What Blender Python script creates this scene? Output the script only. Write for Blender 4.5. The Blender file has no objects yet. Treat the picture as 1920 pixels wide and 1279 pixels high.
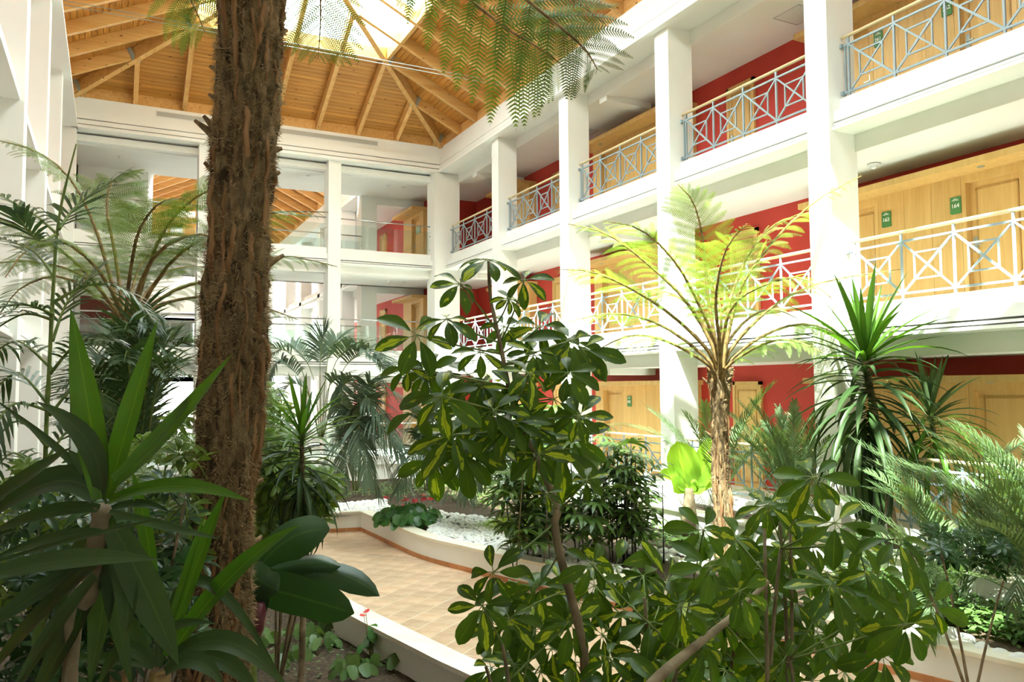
import bpy, math, random
import numpy as np
from mathutils import Vector, Matrix, noise as mnoise

S = bpy.context.scene
COL = S.collection
rnd = random.Random(7)
PI = math.pi
# ------------------------------------------------------------------ camera
F_PX, YAW, PIT, ROL = 1489.1, 0.467649, 0.058662, -0.005668
CAMZ = 2.9
cy_, sy_ = math.cos(YAW), math.sin(YAW)
FW = np.array([sy_*math.cos(PIT), cy_*math.cos(PIT), math.sin(PIT)])
_r0 = np.array([cy_, -sy_, 0.0]); _u0 = np.cross(_r0, FW)
RT = math.cos(ROL)*_r0 + math.sin(ROL)*_u0
UP = -math.sin(ROL)*_r0 + math.cos(ROL)*_u0
camd = bpy.data.cameras.new('camera'); cam = bpy.data.objects.new('camera', camd)
COL.objects.link(cam)
camd.sensor_width = 36; camd.lens = 36*F_PX/1920; camd.clip_start = 0.05; camd.clip_end = 300
M = Matrix(((RT[0], UP[0], -FW[0], 0), (RT[1], UP[1], -FW[1], 0), (RT[2], UP[2], -FW[2], CAMZ), (0, 0, 0, 1)))
cam.matrix_world = M
S.camera = cam
# ------------------------------------------------------------------ world, sun, exposure
W = bpy.data.worlds.new('sky'); S.world = W; W.use_nodes = True
bg = W.node_tree.nodes['Background']
bg.inputs[0].default_value = (0.90, 0.96, 1.0, 1); bg.inputs[1].default_value = 4.6
sund = bpy.data.lights.new('sun', 'SUN'); sun = bpy.data.objects.new('sun', sund); COL.objects.link(sun)
sund.energy = 15; sund.angle = 0.012; sund.color = (1.0, 0.96, 0.88)
sd = Vector((0.41, 0.28, -0.87)).normalized()
sun.rotation_euler = sd.to_track_quat('-Z', 'Y').to_euler(); sun.location = (-5, 0, 30)
S.view_settings.view_transform = 'Standard'; S.view_settings.look = 'None'
S.view_settings.gamma = 1; S.view_settings.use_curve_mapping = False
S.view_settings.exposure = 1.70

# ------------------------------------------------------------------ helpers
def P(px, py, D):
    """world point seen at pixel (1920x1279 frame), D metres along the view axis"""
    v = (FW + RT*((px-960)/F_PX) - UP*((py-639.5)/F_PX))*D
    return np.array([v[0], v[1], v[2]+CAMZ])
def G(px, py, z):
    v = FW + RT*((px-960)/F_PX) - UP*((py-639.5)/F_PX)
    t = (z-CAMZ)/v[2]
    return np.array([v[0]*t, v[1]*t, z])
def depth(p):
    return float((np.array(p)-np.array([0, 0, CAMZ]))@FW)

class MB:
    def __init__(s): s.v = []; s.f = []; s.n = 0; s.uv = None
    def add(s, v, f, uv=None):
        v = np.asarray(v, float); n = s.n
        s.v.append(v); s.n += len(v)
        s.f.extend([tuple(i+n for i in q) for q in f])
        if uv is not None:
            if s.uv is None: s.uv = []
            s.uv.extend(uv)
        return s
    def box(s, x0, x1, y0, y1, z0, z1):
        x0, x1 = min(x0, x1), max(x0, x1); y0, y1 = min(y0, y1), max(y0, y1)
        v = [(x, y, z) for z in (z0, z1) for y in (y0, y1) for x in (x0, x1)]
        return s.add(v, [(0, 2, 3, 1), (4, 5, 7, 6), (0, 1, 5, 4), (2, 6, 7, 3), (0, 4, 6, 2), (1, 3, 7, 5)])
    def bar(s, a, b, w, h, up=(0, 0, 1)):
        a = np.array(a, float); b = np.array(b, float); t = b-a; t /= np.linalg.norm(t)
        u = np.array(up, float)
        if abs(t@u) > .98: u = np.array([1.0, 0, 0])
        sd_ = np.cross(t, u); sd_ /= np.linalg.norm(sd_); u = np.cross(sd_, t)
        v = []
        for p in (a, b):
            for i, j in ((-1, -1), (1, -1), (1, 1), (-1, 1)): v.append(p+sd_*i*w/2+u*j*h/2)
        return s.add(v, [(0, 1, 2, 3), (7, 6, 5, 4), (0, 4, 5, 1), (1, 5, 6, 2), (2, 6, 7, 3), (3, 7, 4, 0)])
    def tube(s, pts, rs, n=7, cap=True):
        pts = [np.array(p, float) for p in pts]
        if not hasattr(rs, '__len__'): rs = [rs]*len(pts)
        V = []; ref = None
        for i, p in enumerate(pts):
            t = pts[min(i+1, len(pts)-1)]-pts[max(i-1, 0)]; t = t/(np.linalg.norm(t)+1e-9)
            if ref is None: ref = np.array([1.0, 0, 0]) if abs(t[0]) < .9 else np.array([0, 1.0, 0])
            a = np.cross(t, ref); a /= np.linalg.norm(a)+1e-9; b = np.cross(a, t); ref = b
            for k in range(n):
                an = 2*PI*k/n; V.append(p+(a*math.cos(an)+b*math.sin(an))*rs[i])
        Fc = [(i*n+k, i*n+(k+1) % n, (i+1)*n+(k+1) % n, (i+1)*n+k) for i in range(len(pts)-1) for k in range(n)]
        if cap: Fc += [tuple(range(n))[::-1], tuple((len(pts)-1)*n+k for k in range(n))]
        return s.add(V, Fc)
    def mesh(s, name, mat, smooth=False):
        me = bpy.data.meshes.new(name)
        v = np.concatenate(s.v) if s.v else np.zeros((0, 3))
        me.from_pydata(v.tolist(), [], s.f)
        if s.uv is not None and len(s.uv) == len(v):
            uvl = me.uv_layers.new(name='UVMap')
            idx = np.zeros(len(me.loops), int); me.loops.foreach_get('vertex_index', idx)
            uvl.data.foreach_set('uv', np.asarray(s.uv, float)[idx].ravel())
        for m in (mat if isinstance(mat, (list, tuple)) else [mat]): me.materials.append(m)
        if smooth: me.polygons.foreach_set('use_smooth', [True]*len(me.polygons))
        return me

def link(name, me, parent=None, loc=None):
    o = bpy.data.objects.new(name, me); COL.objects.link(o)
    if parent is not None: o.parent = parent
    if loc is not None: o.location = loc
    return o
def obj(name, mb, mat, parent=None, smooth=False):
    return link(name, mb.mesh(name, mat, smooth), parent)
def tag(o, label, cat, group=None):
    o['label'] = label; o['category'] = cat
    if group: o['group'] = group
    return o
def thing(name, label, cat, loc=(0, 0, 0), group=None):
    o = bpy.data.objects.new(name, None); COL.objects.link(o); o.location = loc
    o.empty_display_size = .1
    return tag(o, label, cat, group)
def struct(name, mb, mat):
    o = obj(name, mb, mat); o['kind'] = 'structure'; return o
def rel(o, mb):
    """shift absolute coordinates so that parts sit under a thing placed at o.location"""
    d = np.array(o.location)
    mb.v = [a-d for a in mb.v]; return mb
def part(name, mb, mat, parent, smooth=False, root=None):
    """absolute coordinates, parent placed at a location"""
    r = parent
    d = np.zeros(3)
    while r is not None: d = d+np.array(r.location); r = r.parent
    mb.v = [a-d for a in mb.v]
    return obj(name, mb, mat, parent, smooth)

# ------------------------------------------------------------------ materials
def mat(name, col, rough=.6, metal=0, spec=.5):
    m = bpy.data.materials.new(name); m.use_nodes = True
    b = m.node_tree.nodes['Principled BSDF']
    b.inputs['Base Color'].default_value = (*col, 1); b.inputs['Roughness'].default_value = rough
    b.inputs['Metallic'].default_value = metal; b.inputs['Specular IOR Level'].default_value = spec
    return m
def nd(m, t, **k):
    n = m.node_tree.nodes.new(t)
    for a, v in k.items(): setattr(n, a, v)
    return n
def lk(m, a, b): m.node_tree.links.new(a, b)
def noisy(name, c1, c2, scale=4, rough=.7, bump=0, detail=6, stretch=(1, 1, 1), dist=0, spec=.4, lo=.35, hi=.65):
    m = mat(name, c1, rough, spec=spec); b = m.node_tree.nodes['Principled BSDF']
    tc = nd(m, 'ShaderNodeTexCoord'); mp = nd(m, 'ShaderNodeMapping'); mp.inputs['Scale'].default_value = stretch
    n = nd(m, 'ShaderNodeTexNoise'); n.inputs['Scale'].default_value = scale; n.inputs['Detail'].default_value = detail
    n.inputs['Distortion'].default_value = dist
    r = nd(m, 'ShaderNodeValToRGB')
    r.color_ramp.elements[0].color = (*c1, 1); r.color_ramp.elements[1].color = (*c2, 1)
    r.color_ramp.elements[0].position = lo; r.color_ramp.elements[1].position = hi
    lk(m, tc.outputs['Object'], mp.inputs[0]); lk(m, mp.outputs[0], n.inputs['Vector']); lk(m, n.outputs[0], r.inputs[0])
    lk(m, r.outputs[0], b.inputs['Base Color'])
    if bump:
        bp = nd(m, 'ShaderNodeBump'); bp.inputs['Strength'].default_value = bump; bp.inputs['Distance'].default_value = .02
        lk(m, n.outputs[0], bp.inputs['Height']); lk(m, bp.outputs[0], b.inputs['Normal'])
    return m
def woodmat(name, c1, c2, axis, scale=1.0, knots=True, rough=.45, rvar=.12):
    """grain along axis (0,1,2); knots; colour varies per board (object random)"""
    m = mat(name, c1, rough, spec=.35); b = m.node_tree.nodes['Principled BSDF']
    tc = nd(m, 'ShaderNodeTexCoord'); mp = nd(m, 'ShaderNodeMapping')
    st = [14*scale]*3; st[axis] = .9*scale; mp.inputs['Scale'].default_value = st
    oi = nd(m, 'ShaderNodeObjectInfo')
    n = nd(m, 'ShaderNodeTexNoise'); n.inputs['Scale'].default_value = 1; n.inputs['Detail'].default_value = 5
    n.inputs['Distortion'].default_value = .8
    r = nd(m, 'ShaderNodeValToRGB'); r.color_ramp.elements[0].position = .3; r.color_ramp.elements[1].position = .7
    r.color_ramp.elements[0].color = (*c1, 1); r.color_ramp.elements[1].color = (*c2, 1)
    add = nd(m, 'ShaderNodeVectorMath', operation='ADD'); mul = nd(m, 'ShaderNodeMath', operation='MULTIPLY')
    mul.inputs[1].default_value = 37; lk(m, oi.outputs['Random'], mul.inputs[0])
    cmb = nd(m, 'ShaderNodeCombineXYZ')
    for i in range(3): lk(m, mul.outputs[0], cmb.inputs[i])
    lk(m, tc.outputs['Object'], mp.inputs[0]); lk(m, mp.outputs[0], add.inputs[0]); lk(m, cmb.outputs[0], add.inputs[1])
    lk(m, add.outputs[0], n.inputs['Vector']); lk(m, n.outputs[0], r.inputs[0])
    last = r.outputs[0]
    if knots:
        mp2 = nd(m, 'ShaderNodeMapping'); s2 = [5.5]*3; s2[axis] = 2.6; mp2.inputs['Scale'].default_value = s2
        vo = nd(m, 'ShaderNodeTexVoronoi'); vo.inputs['Scale'].default_value = 1
        lk(m, tc.outputs['Object'], mp2.inputs[0]); lk(m, mp2.outputs[0], vo.inputs['Vector'])
        cr = nd(m, 'ShaderNodeValToRGB'); cr.color_ramp.elements[0].color = (1, 1, 1, 1); cr.color_ramp.elements[1].color = (0, 0, 0, 1)
        cr.color_ramp.elements[0].position = .06; cr.color_ramp.elements[1].position = .13
        lk(m, vo.outputs['Distance'], cr.inputs[0])
        mx = nd(m, 'ShaderNodeMixRGB'); mx.inputs[2].default_value = (c1[0]*.3, c1[1]*.2, c1[2]*.15, 1)
        lk(m, cr.outputs[0], mx.inputs[0]); lk(m, last, mx.inputs[1]); last = mx.outputs[0]
    hv = nd(m, 'ShaderNodeHueSaturation')
    mr = nd(m, 'ShaderNodeMapRange'); mr.inputs[3].default_value = 1-rvar; mr.inputs[4].default_value = 1+rvar
    lk(m, oi.outputs['Random'], mr.inputs[0]); lk(m, mr.outputs[0], hv.inputs['Value']); lk(m, last, hv.inputs['Color'])
    lk(m, hv.outputs[0], b.inputs['Base Color'])
    return m
def leafmat(name, c1, c2, transl=.35, rough=.42, scale=6, varieg=None, spec=.45, rib=False):
    """leaf: mottled green, light passes through it; optional yellow centre blotch (needs UV)"""
    m = bpy.data.materials.new(name); m.use_nodes = True; nt = m.node_tree
    b = nt.nodes['Principled BSDF']; out = nt.nodes['Material Output']
    b.inputs['Roughness'].default_value = rough; b.inputs['Specular IOR Level'].default_value = spec
    tc = nd(m, 'ShaderNodeTexCoord'); oi = nd(m, 'ShaderNodeObjectInfo')
    n = nd(m, 'ShaderNodeTexNoise'); n.inputs['Scale'].default_value = scale; n.inputs['Detail'].default_value = 3
    lk(m, tc.outputs['Object'], n.inputs['Vector'])
    mxf = nd(m, 'ShaderNodeMath', operation='ADD'); sc = nd(m, 'ShaderNodeMath', operation='MULTIPLY'); sc.inputs[1].default_value = .5
    lk(m, oi.outputs['Random'], sc.inputs[0]); lk(m, sc.outputs[0], mxf.inputs[0])
    sc2 = nd(m, 'ShaderNodeMath', operation='MULTIPLY'); sc2.inputs[1].default_value = .6; lk(m, n.outputs[0], sc2.inputs[0])
    lk(m, sc2.outputs[0], mxf.inputs[1])
    mx = nd(m, 'ShaderNodeMixRGB'); mx.inputs[1].default_value = (*c1, 1); mx.inputs[2].default_value = (*c2, 1)
    lk(m, mxf.outputs[0], mx.inputs[0]); last = mx.outputs[0]
    if varieg or rib:
        sep = nd(m, 'ShaderNodeSeparateXYZ'); lk(m, tc.outputs['UV'], sep.inputs[0])
        sub = nd(m, 'ShaderNodeMath', operation='SUBTRACT'); sub.inputs[1].default_value = .5; lk(m, sep.outputs[1], sub.inputs[0])
        ab = nd(m, 'ShaderNodeMath', operation='ABSOLUTE'); lk(m, sub.outputs[0], ab.inputs[0])
    if varieg:
        n2 = nd(m, 'ShaderNodeTexNoise'); n2.noise_dimensions = '4D'; n2.inputs['Scale'].default_value = 2.6; n2.inputs['Detail'].default_value = 4
        wv = nd(m, 'ShaderNodeMath', operation='MULTIPLY'); wv.inputs[1].default_value = 19; lk(m, oi.outputs['Random'], wv.inputs[0])
        lk(m, tc.outputs['UV'], n2.inputs['Vector']); lk(m, wv.outputs[0], n2.inputs['W'])
        # threshold = ab - noise*k - random*k2 < t
        a1 = nd(m, 'ShaderNodeMath', operation='MULTIPLY'); a1.inputs[1].default_value = 1.1; lk(m, n2.outputs[0], a1.inputs[0])
        a2 = nd(m, 'ShaderNodeMath', operation='SUBTRACT'); lk(m, a1.outputs[0], a2.inputs[0]); lk(m, ab.outputs[0], a2.inputs[1])
        fr = nd(m, 'ShaderNodeMath', operation='FRACT'); w3 = nd(m, 'ShaderNodeMath', operation='MULTIPLY'); w3.inputs[1].default_value = 7.31
        lk(m, oi.outputs['Random'], w3.inputs[0]); lk(m, w3.outputs[0], fr.inputs[0])
        a3 = nd(m, 'ShaderNodeMath', operation='MULTIPLY_ADD'); a3.inputs[1].default_value = .42; a3.inputs[2].default_value = -.28
        lk(m, fr.outputs[0], a3.inputs[0])
        a4 = nd(m, 'ShaderNodeMath', operation='ADD'); lk(m, a2.outputs[0], a4.inputs[0]); lk(m, a3.outputs[0], a4.inputs[1])
        cr = nd(m, 'ShaderNodeValToRGB'); cr.color_ramp.elements[0].position = varieg[1]; cr.color_ramp.elements[1].position = varieg[1]+.03
        lk(m, a4.outputs[0], cr.inputs[0])
        m2 = nd(m, 'ShaderNodeMixRGB'); lk(m, cr.outputs[0], m2.inputs[0]); lk(m, last, m2.inputs[1]); m2.inputs[2].default_value = (*varieg[0], 1)
        last = m2.outputs[0]
    if rib:
        cr = nd(m, 'ShaderNodeValToRGB'); cr.color_ramp.elements[0].position = .0; cr.color_ramp.elements[1].position = .045
        cr.color_ramp.elements[0].color = (1, 1, 1, 1); cr.color_ramp.elements[1].color = (0, 0, 0, 1)
        lk(m, ab.outputs[0], cr.inputs[0])
        m3 = nd(m, 'ShaderNodeMixRGB'); lk(m, cr.outputs[0], m3.inputs[0]); lk(m, last, m3.inputs[1])
        m3.inputs[2].default_value = (c2[0]*1.25+.006, c2[1]*1.15+.006, c2[2]*1.1, 1); last = m3.outputs[0]
    lk(m, last, b.inputs['Base Color'])
    tr = nd(m, 'ShaderNodeBsdfTranslucent')
    br = nd(m, 'ShaderNodeMixRGB', blend_type='MULTIPLY'); br.inputs[0].default_value = 1
    br.inputs[2].default_value = (1.5, 1.5, .55, 1); lk(m, last, br.inputs[1]); lk(m, br.outputs[0], tr.inputs['Color'])
    ms = nd(m, 'ShaderNodeMixShader'); ms.inputs[0].default_value = transl
    lk(m, b.outputs[0], ms.inputs[1]); lk(m, tr.outputs[0], ms.inputs[2]); lk(m, ms.outputs[0], out.inputs[0])
    return m

WHITE = noisy('white_render', (.88, .885, .84), (.905, .905, .86), 1.5, .75, spec=.25)
CEILW = mat('white_ceiling', (.80, .80, .74), .8, spec=.2)
RED = noisy('red_paint', (.50, .045, .030), (.56, .055, .038), 1.2, .6, spec=.3)
PLANK = woodmat('pine_board_x', (.46, .19, .03), (.60, .29, .06), 0)
PLANKY = woodmat('pine_board_y', (.44, .165, .025), (.57, .26, .05), 1)
BEAM = woodmat('glulam_beam', (.60, .31, .085), (.74, .44, .16), 1, .7)
VEN = woodmat('oak_veneer', (.66, .40, .13), (.76, .50, .19), 2, .8, knots=False, rvar=.06)
VEND = woodmat('oak_veneer_dark', (.50, .28, .08), (.60, .36, .12), 2, .8, knots=False, rvar=.06)
STEEL = mat('grey_blue_metal', (.30, .38, .42), .4, .1)
HAND = mat('pale_wood_handrail', (.78, .62, .36), .4)
ZINC = mat('galvanised_steel', (.42, .50, .50), .35, .7)
INOX = mat('brushed_steel', (.55, .57, .56), .25, .9)
GREEN = mat('green_sign', (.07, .24, .07), .5)
SIGNW = mat('sign_white', (.85, .87, .83), .5)
GRILLE = mat('grille_grey', (.55, .55, .50), .5)
TILE = noisy('clay_tile', (.50, .32, .19), (.62, .44, .29), 3.2, .45, .1, spec=.4)
GROUT = mat('tile_grout', (.74, .66, .54), .9)
SKIRT = noisy('terracotta_skirting', (.50, .20, .075), (.60, .27, .11), 5, .5)
CAPM = noisy('travertine_cap', (.80, .74, .58), (.88, .83, .69), 3, .5, .05)
SOIL = noisy('dark_soil', (.028, .018, .010), (.085, .055, .03), 22, .95, .9)
STONE = noisy('white_pebble', (.80, .80, .76), (.90, .90, .87), 9, .7, .2)
STONE2 = noisy('grey_white_pebble', (.60, .61, .56), (.78, .79, .74), 9, .7, .2)
DARKM = mat('dark_metal', (.05, .05, .05), .4, .5)
PLAST = mat('white_plastic', (.85, .85, .85), .3)
WINDK = mat('dark_window_glass', (.22, .24, .20), .15)
FLOORG = mat('gallery_floor', (.55, .42, .30), .5)
m = bpy.data.materials.new('clear_glass'); m.use_nodes = True; GLASS = m
nt = m.node_tree; nt.nodes.remove(nt.nodes['Principled BSDF'])
gt = nd(m, 'ShaderNodeBsdfTransparent'); gt.inputs[0].default_value = (.90, .96, .94, 1)
gg = nd(m, 'ShaderNodeBsdfGlossy'); gg.inputs['Roughness'].default_value = .03

ms = nd(m, 'ShaderNodeMixShader'); ms.inputs[0].default_value = .07; lk(m, gt.outputs[0], ms.inputs[1]); lk(m, gg.outputs[0], ms.inputs[2])
lk(m, ms.outputs[0], nt.nodes['Material Output'].inputs[0])

# ================================================================== BUILDING
XR, XL, YB, YN = 9.4, -1.08, 23.6, -1.5
FL = [.98, 4.08, 7.18]
CEIL = 9.57
COLY = [4.64+3.74*k for k in range(-1, 5)]           # right and left colonnade (last one before the corner)
def profile(F):                                       # (set-back d0, z0, z1) of a stepped balcony edge
    return [(.24, F-.19, F), (.30, F-.21, F-.19), (.10, F-.37, F-.21), (.30, F-.40, F-.37), (.09, F-.435, F-.40), (.26, F-.462, F-.435), (.05, F-.505, F-.462), (.53, F-.77, F-.505)]
CORN = [(-.16, 9.81, 9.895), (.06, 9.895, 9.93), (-.12, 9.93, 10.045), (.08, 10.045, 10.08), (-.09, 10.08, 10.28), (.0, 10.28, 10.68)]
# ---- side walls
wallobj = {}
for side, X, name in ((1, lambda d: XR+d, 'wall_right'), (-1, lambda d: XL-d, 'wall_left')):
    m_ = MB()
    yend = 42 if side > 0 else 27
    m_.box(X(2.2), X(2.35), YN, yend, -.1, 10.6)
    w = struct(name, m_, RED); wallobj[name] = w
    for y in COLY:
        o = MB(); o.box(X(0), X(.57), y-.21, y+.21, 0, 9.81); obj('column', o, WHITE, w)
    for k, F in enumerate(FL):
        o = MB()
        if k:
            for d, z0, z1 in profile(F): o.box(X(d), X(.8), YN, YB+.2, z0, z1)
            o.box(X(.6), X(2.2), YN, YB+.3, F-.76, F-.12)
        else:
            o.box(X(.22), X(.8), YN, YB+.2, F-.21, F); o.box(X(.30), X(.8), YN, YB+.2, 0, F-.21)
            o.box(X(.6), X(2.2), YN, YB+.3, 0, F-.12)
        obj('balcony_edge' if k else 'plinth', o, WHITE, w)
    o = MB()
    for d, z0, z1 in CORN: o.box(X(d), X(.6), YN, YB+.1, z0, z1)
    o.box(X(.53), X(.85), YN, YB+.2, 9.55, 9.81); o.box(X(.6), X(2.2), YN, YB+.3, CEIL, 9.75)
    obj('cornice', o, WHITE, w)
# gallery floor finish seen edge-on and ceiling slabs share the white render
# ---- near wall (unseen, behind the photographer; set close to cut sun on the near planter)
m_ = MB(); m_.box(XL-2.4, XR+2.4, YN-.3, YN, -.1, 10.68); struct('wall_near', m_, WHITE)
# ---- back wall
m_ = MB(); BX = [2.28, 5.94]
for x0, x1 in ((9.12, 9.98), (-1.6, -.95)): m_.box(x0, x1, YB-.12, YB+.55, 0, 9.81)
WB = struct('wall_back', m_, WHITE)
for x in BX:
    o = MB(); o.box(x-.19, x+.19, YB, YB+.57, 0, 9.81); obj('column', o, WHITE, WB)
for k, F in enumerate(FL):
    o = MB()
    if k:
        for d, z0, z1 in profile(F): o.box(XL-.4, XR+.5, YB+d, YB+.8, z0, z1)
        o.box(XL-2.2, XR+2.2, YB+.3, 26.5, F-.76, F-.12); o.box(XL-2.2, XR+.2, 26.3, 26.5, F-.76, F)
    else:
        o.box(XL, XR+.3, 21.75, YB+.8, F-.21, F); o.box(XL, XR+.3, 21.85, YB+.8, 0, F-.21); o.box(XL-2.2, XR+2.2, YB, 42, 0, F-.12)
    obj('balcony_edge' if k else 'plinth', o, WHITE, WB)
o = MB()
for d, z0, z1 in CORN: o.box(XL, XR+.4, YB+d, YB+.6, z0, z1)
o.box(XL-.4, XR+.5, YB+.53, YB+.85, 9.55, 9.81); o.box(XL-2.35, XR+2.35, YB+.25, 26.75, CEIL+.004, 9.75)
obj('cornice', o, WHITE, WB)
for x0 in (.93, 4.2):
    o = MB(); o.box(x0, x0+3.1, YB-.012, YB+.004, 10.41, 10.60)
    g_ = part('ventilation_grille', o, PLAST, WB)
    o = MB(); o.box(x0+.04, x0+3.06, YB-.016, YB-.011, 10.44, 10.575)
    for i in range(9): o.box(x0+.05, x0+3.05, YB-.022, YB-.015, 10.448+.014*i, 10.452+.014*i)
    part('louvre', o, GRILLE, g_)

# ---- rooms and court behind the back wall
m_ = MB()
Y2 = 26.5
m_.box(-1.1, .9, Y2, Y2+.25, 0, 10.6)                                                # white wall at the left
m_.box(-3.4, -1.1, Y2, Y2+.25, 0, 10.6); m_.box(7.6, 8.15, Y2, Y2+.5, 0, 10.6)                                                # unseen wall added to block stray daylight, then the pier
m_.box(.9, 1.1, Y2, 45, 0, 3.2)
for z0, z1 in ((9.3, 10.7), (9.3-3.1, 6.98), (3.1, 3.88)): m_.box(7.9, 11.6, Y2+.05, Y2+.3, z0, z1)
WI = struct('wall_inner', m_, WHITE)
o = MB()
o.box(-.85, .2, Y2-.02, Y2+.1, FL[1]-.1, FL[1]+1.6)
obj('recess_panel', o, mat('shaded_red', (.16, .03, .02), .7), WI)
o = MB(); o.box(9.9, 11.62, 25.75, 25.85, 0, 9.6); o.box(9.9, 10.0, 25.85, 33.5, 0, 9.6); obj('gallery_partition', o, RED, WI)
# second court's right-hand colonnade
m_ = MB()
m_.box(11.6, 11.75, 41.9, 42.1, 0, 10.6)
WF = struct('wall_far', m_, WHITE)
X2 = 7.9
for y in (30.4, 34.1, 37.8, 41.5, 45.2):
    o = MB(); o.box(X2, X2+.5, y-.21, y+.21, 0, 9.81); obj('column', o, WHITE, WF)
for F in FL[1:]:
    o = MB()
    for d, z0, z1 in profile(F): o.box(X2+d-.1, X2+.8, Y2+.4, 45.4, z0, z1)
    o.box(X2+.6, 11.7, Y2+.2, 45.4, F-.76, F-.12); obj('balcony_edge', o, WHITE, WF)
o = MB()
for d, z0, z1 in CORN: o.box(X2+d, X2+.6, Y2+.4, 45.4, z0, z1)
o.box(X2+.53, X2+.85, Y2+.4, 45.4, 9.55, 9.81); o.box(X2+.6, 11.7, Y2+.2, 45.4, CEIL, 9.75)
obj('cornice', o, WHITE, WF)
o = MB(); o.box(.9, 11.7, 45.2, 45.4, 0, 10.68)
for F in FL[1:]:
    for d, z0, z1 in profile(F): o.box(.9, X2, 44.7+d, 45.2, z0, z1)
for d, z0, z1 in CORN: o.box(.9, X2, 44.7+d, 45.2, z0, z1)
obj('end_panel', o, WHITE, WF)
o = MB()
for d, z0, z1 in CORN: o.box(.5, .95-d, Y2+.2, 45.2, z0, z1)
for F in FL[1:]:
    for d, z0, z1 in profile(F): o.box(.5, 1.15-d, Y2+.2, 45.2, z0, z1)
for y in (28.4, 32.1, 35.8, 39.5, 43.2): o.box(.6, 1.1, y-.2, y+.2, 0, 9.81)
o.box(-1.2, -1.0, Y2, 45.2, 0, 10.6); o.box(-1.2, 1.0, Y2, 45.3, 9.58, 9.8); o.box(-1.2, .95, 45.2, 45.4, 0, 10.6)  # cover and end piece added out of view to keep sky light out
obj('left_colonnade', o, WHITE, WF)

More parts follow.
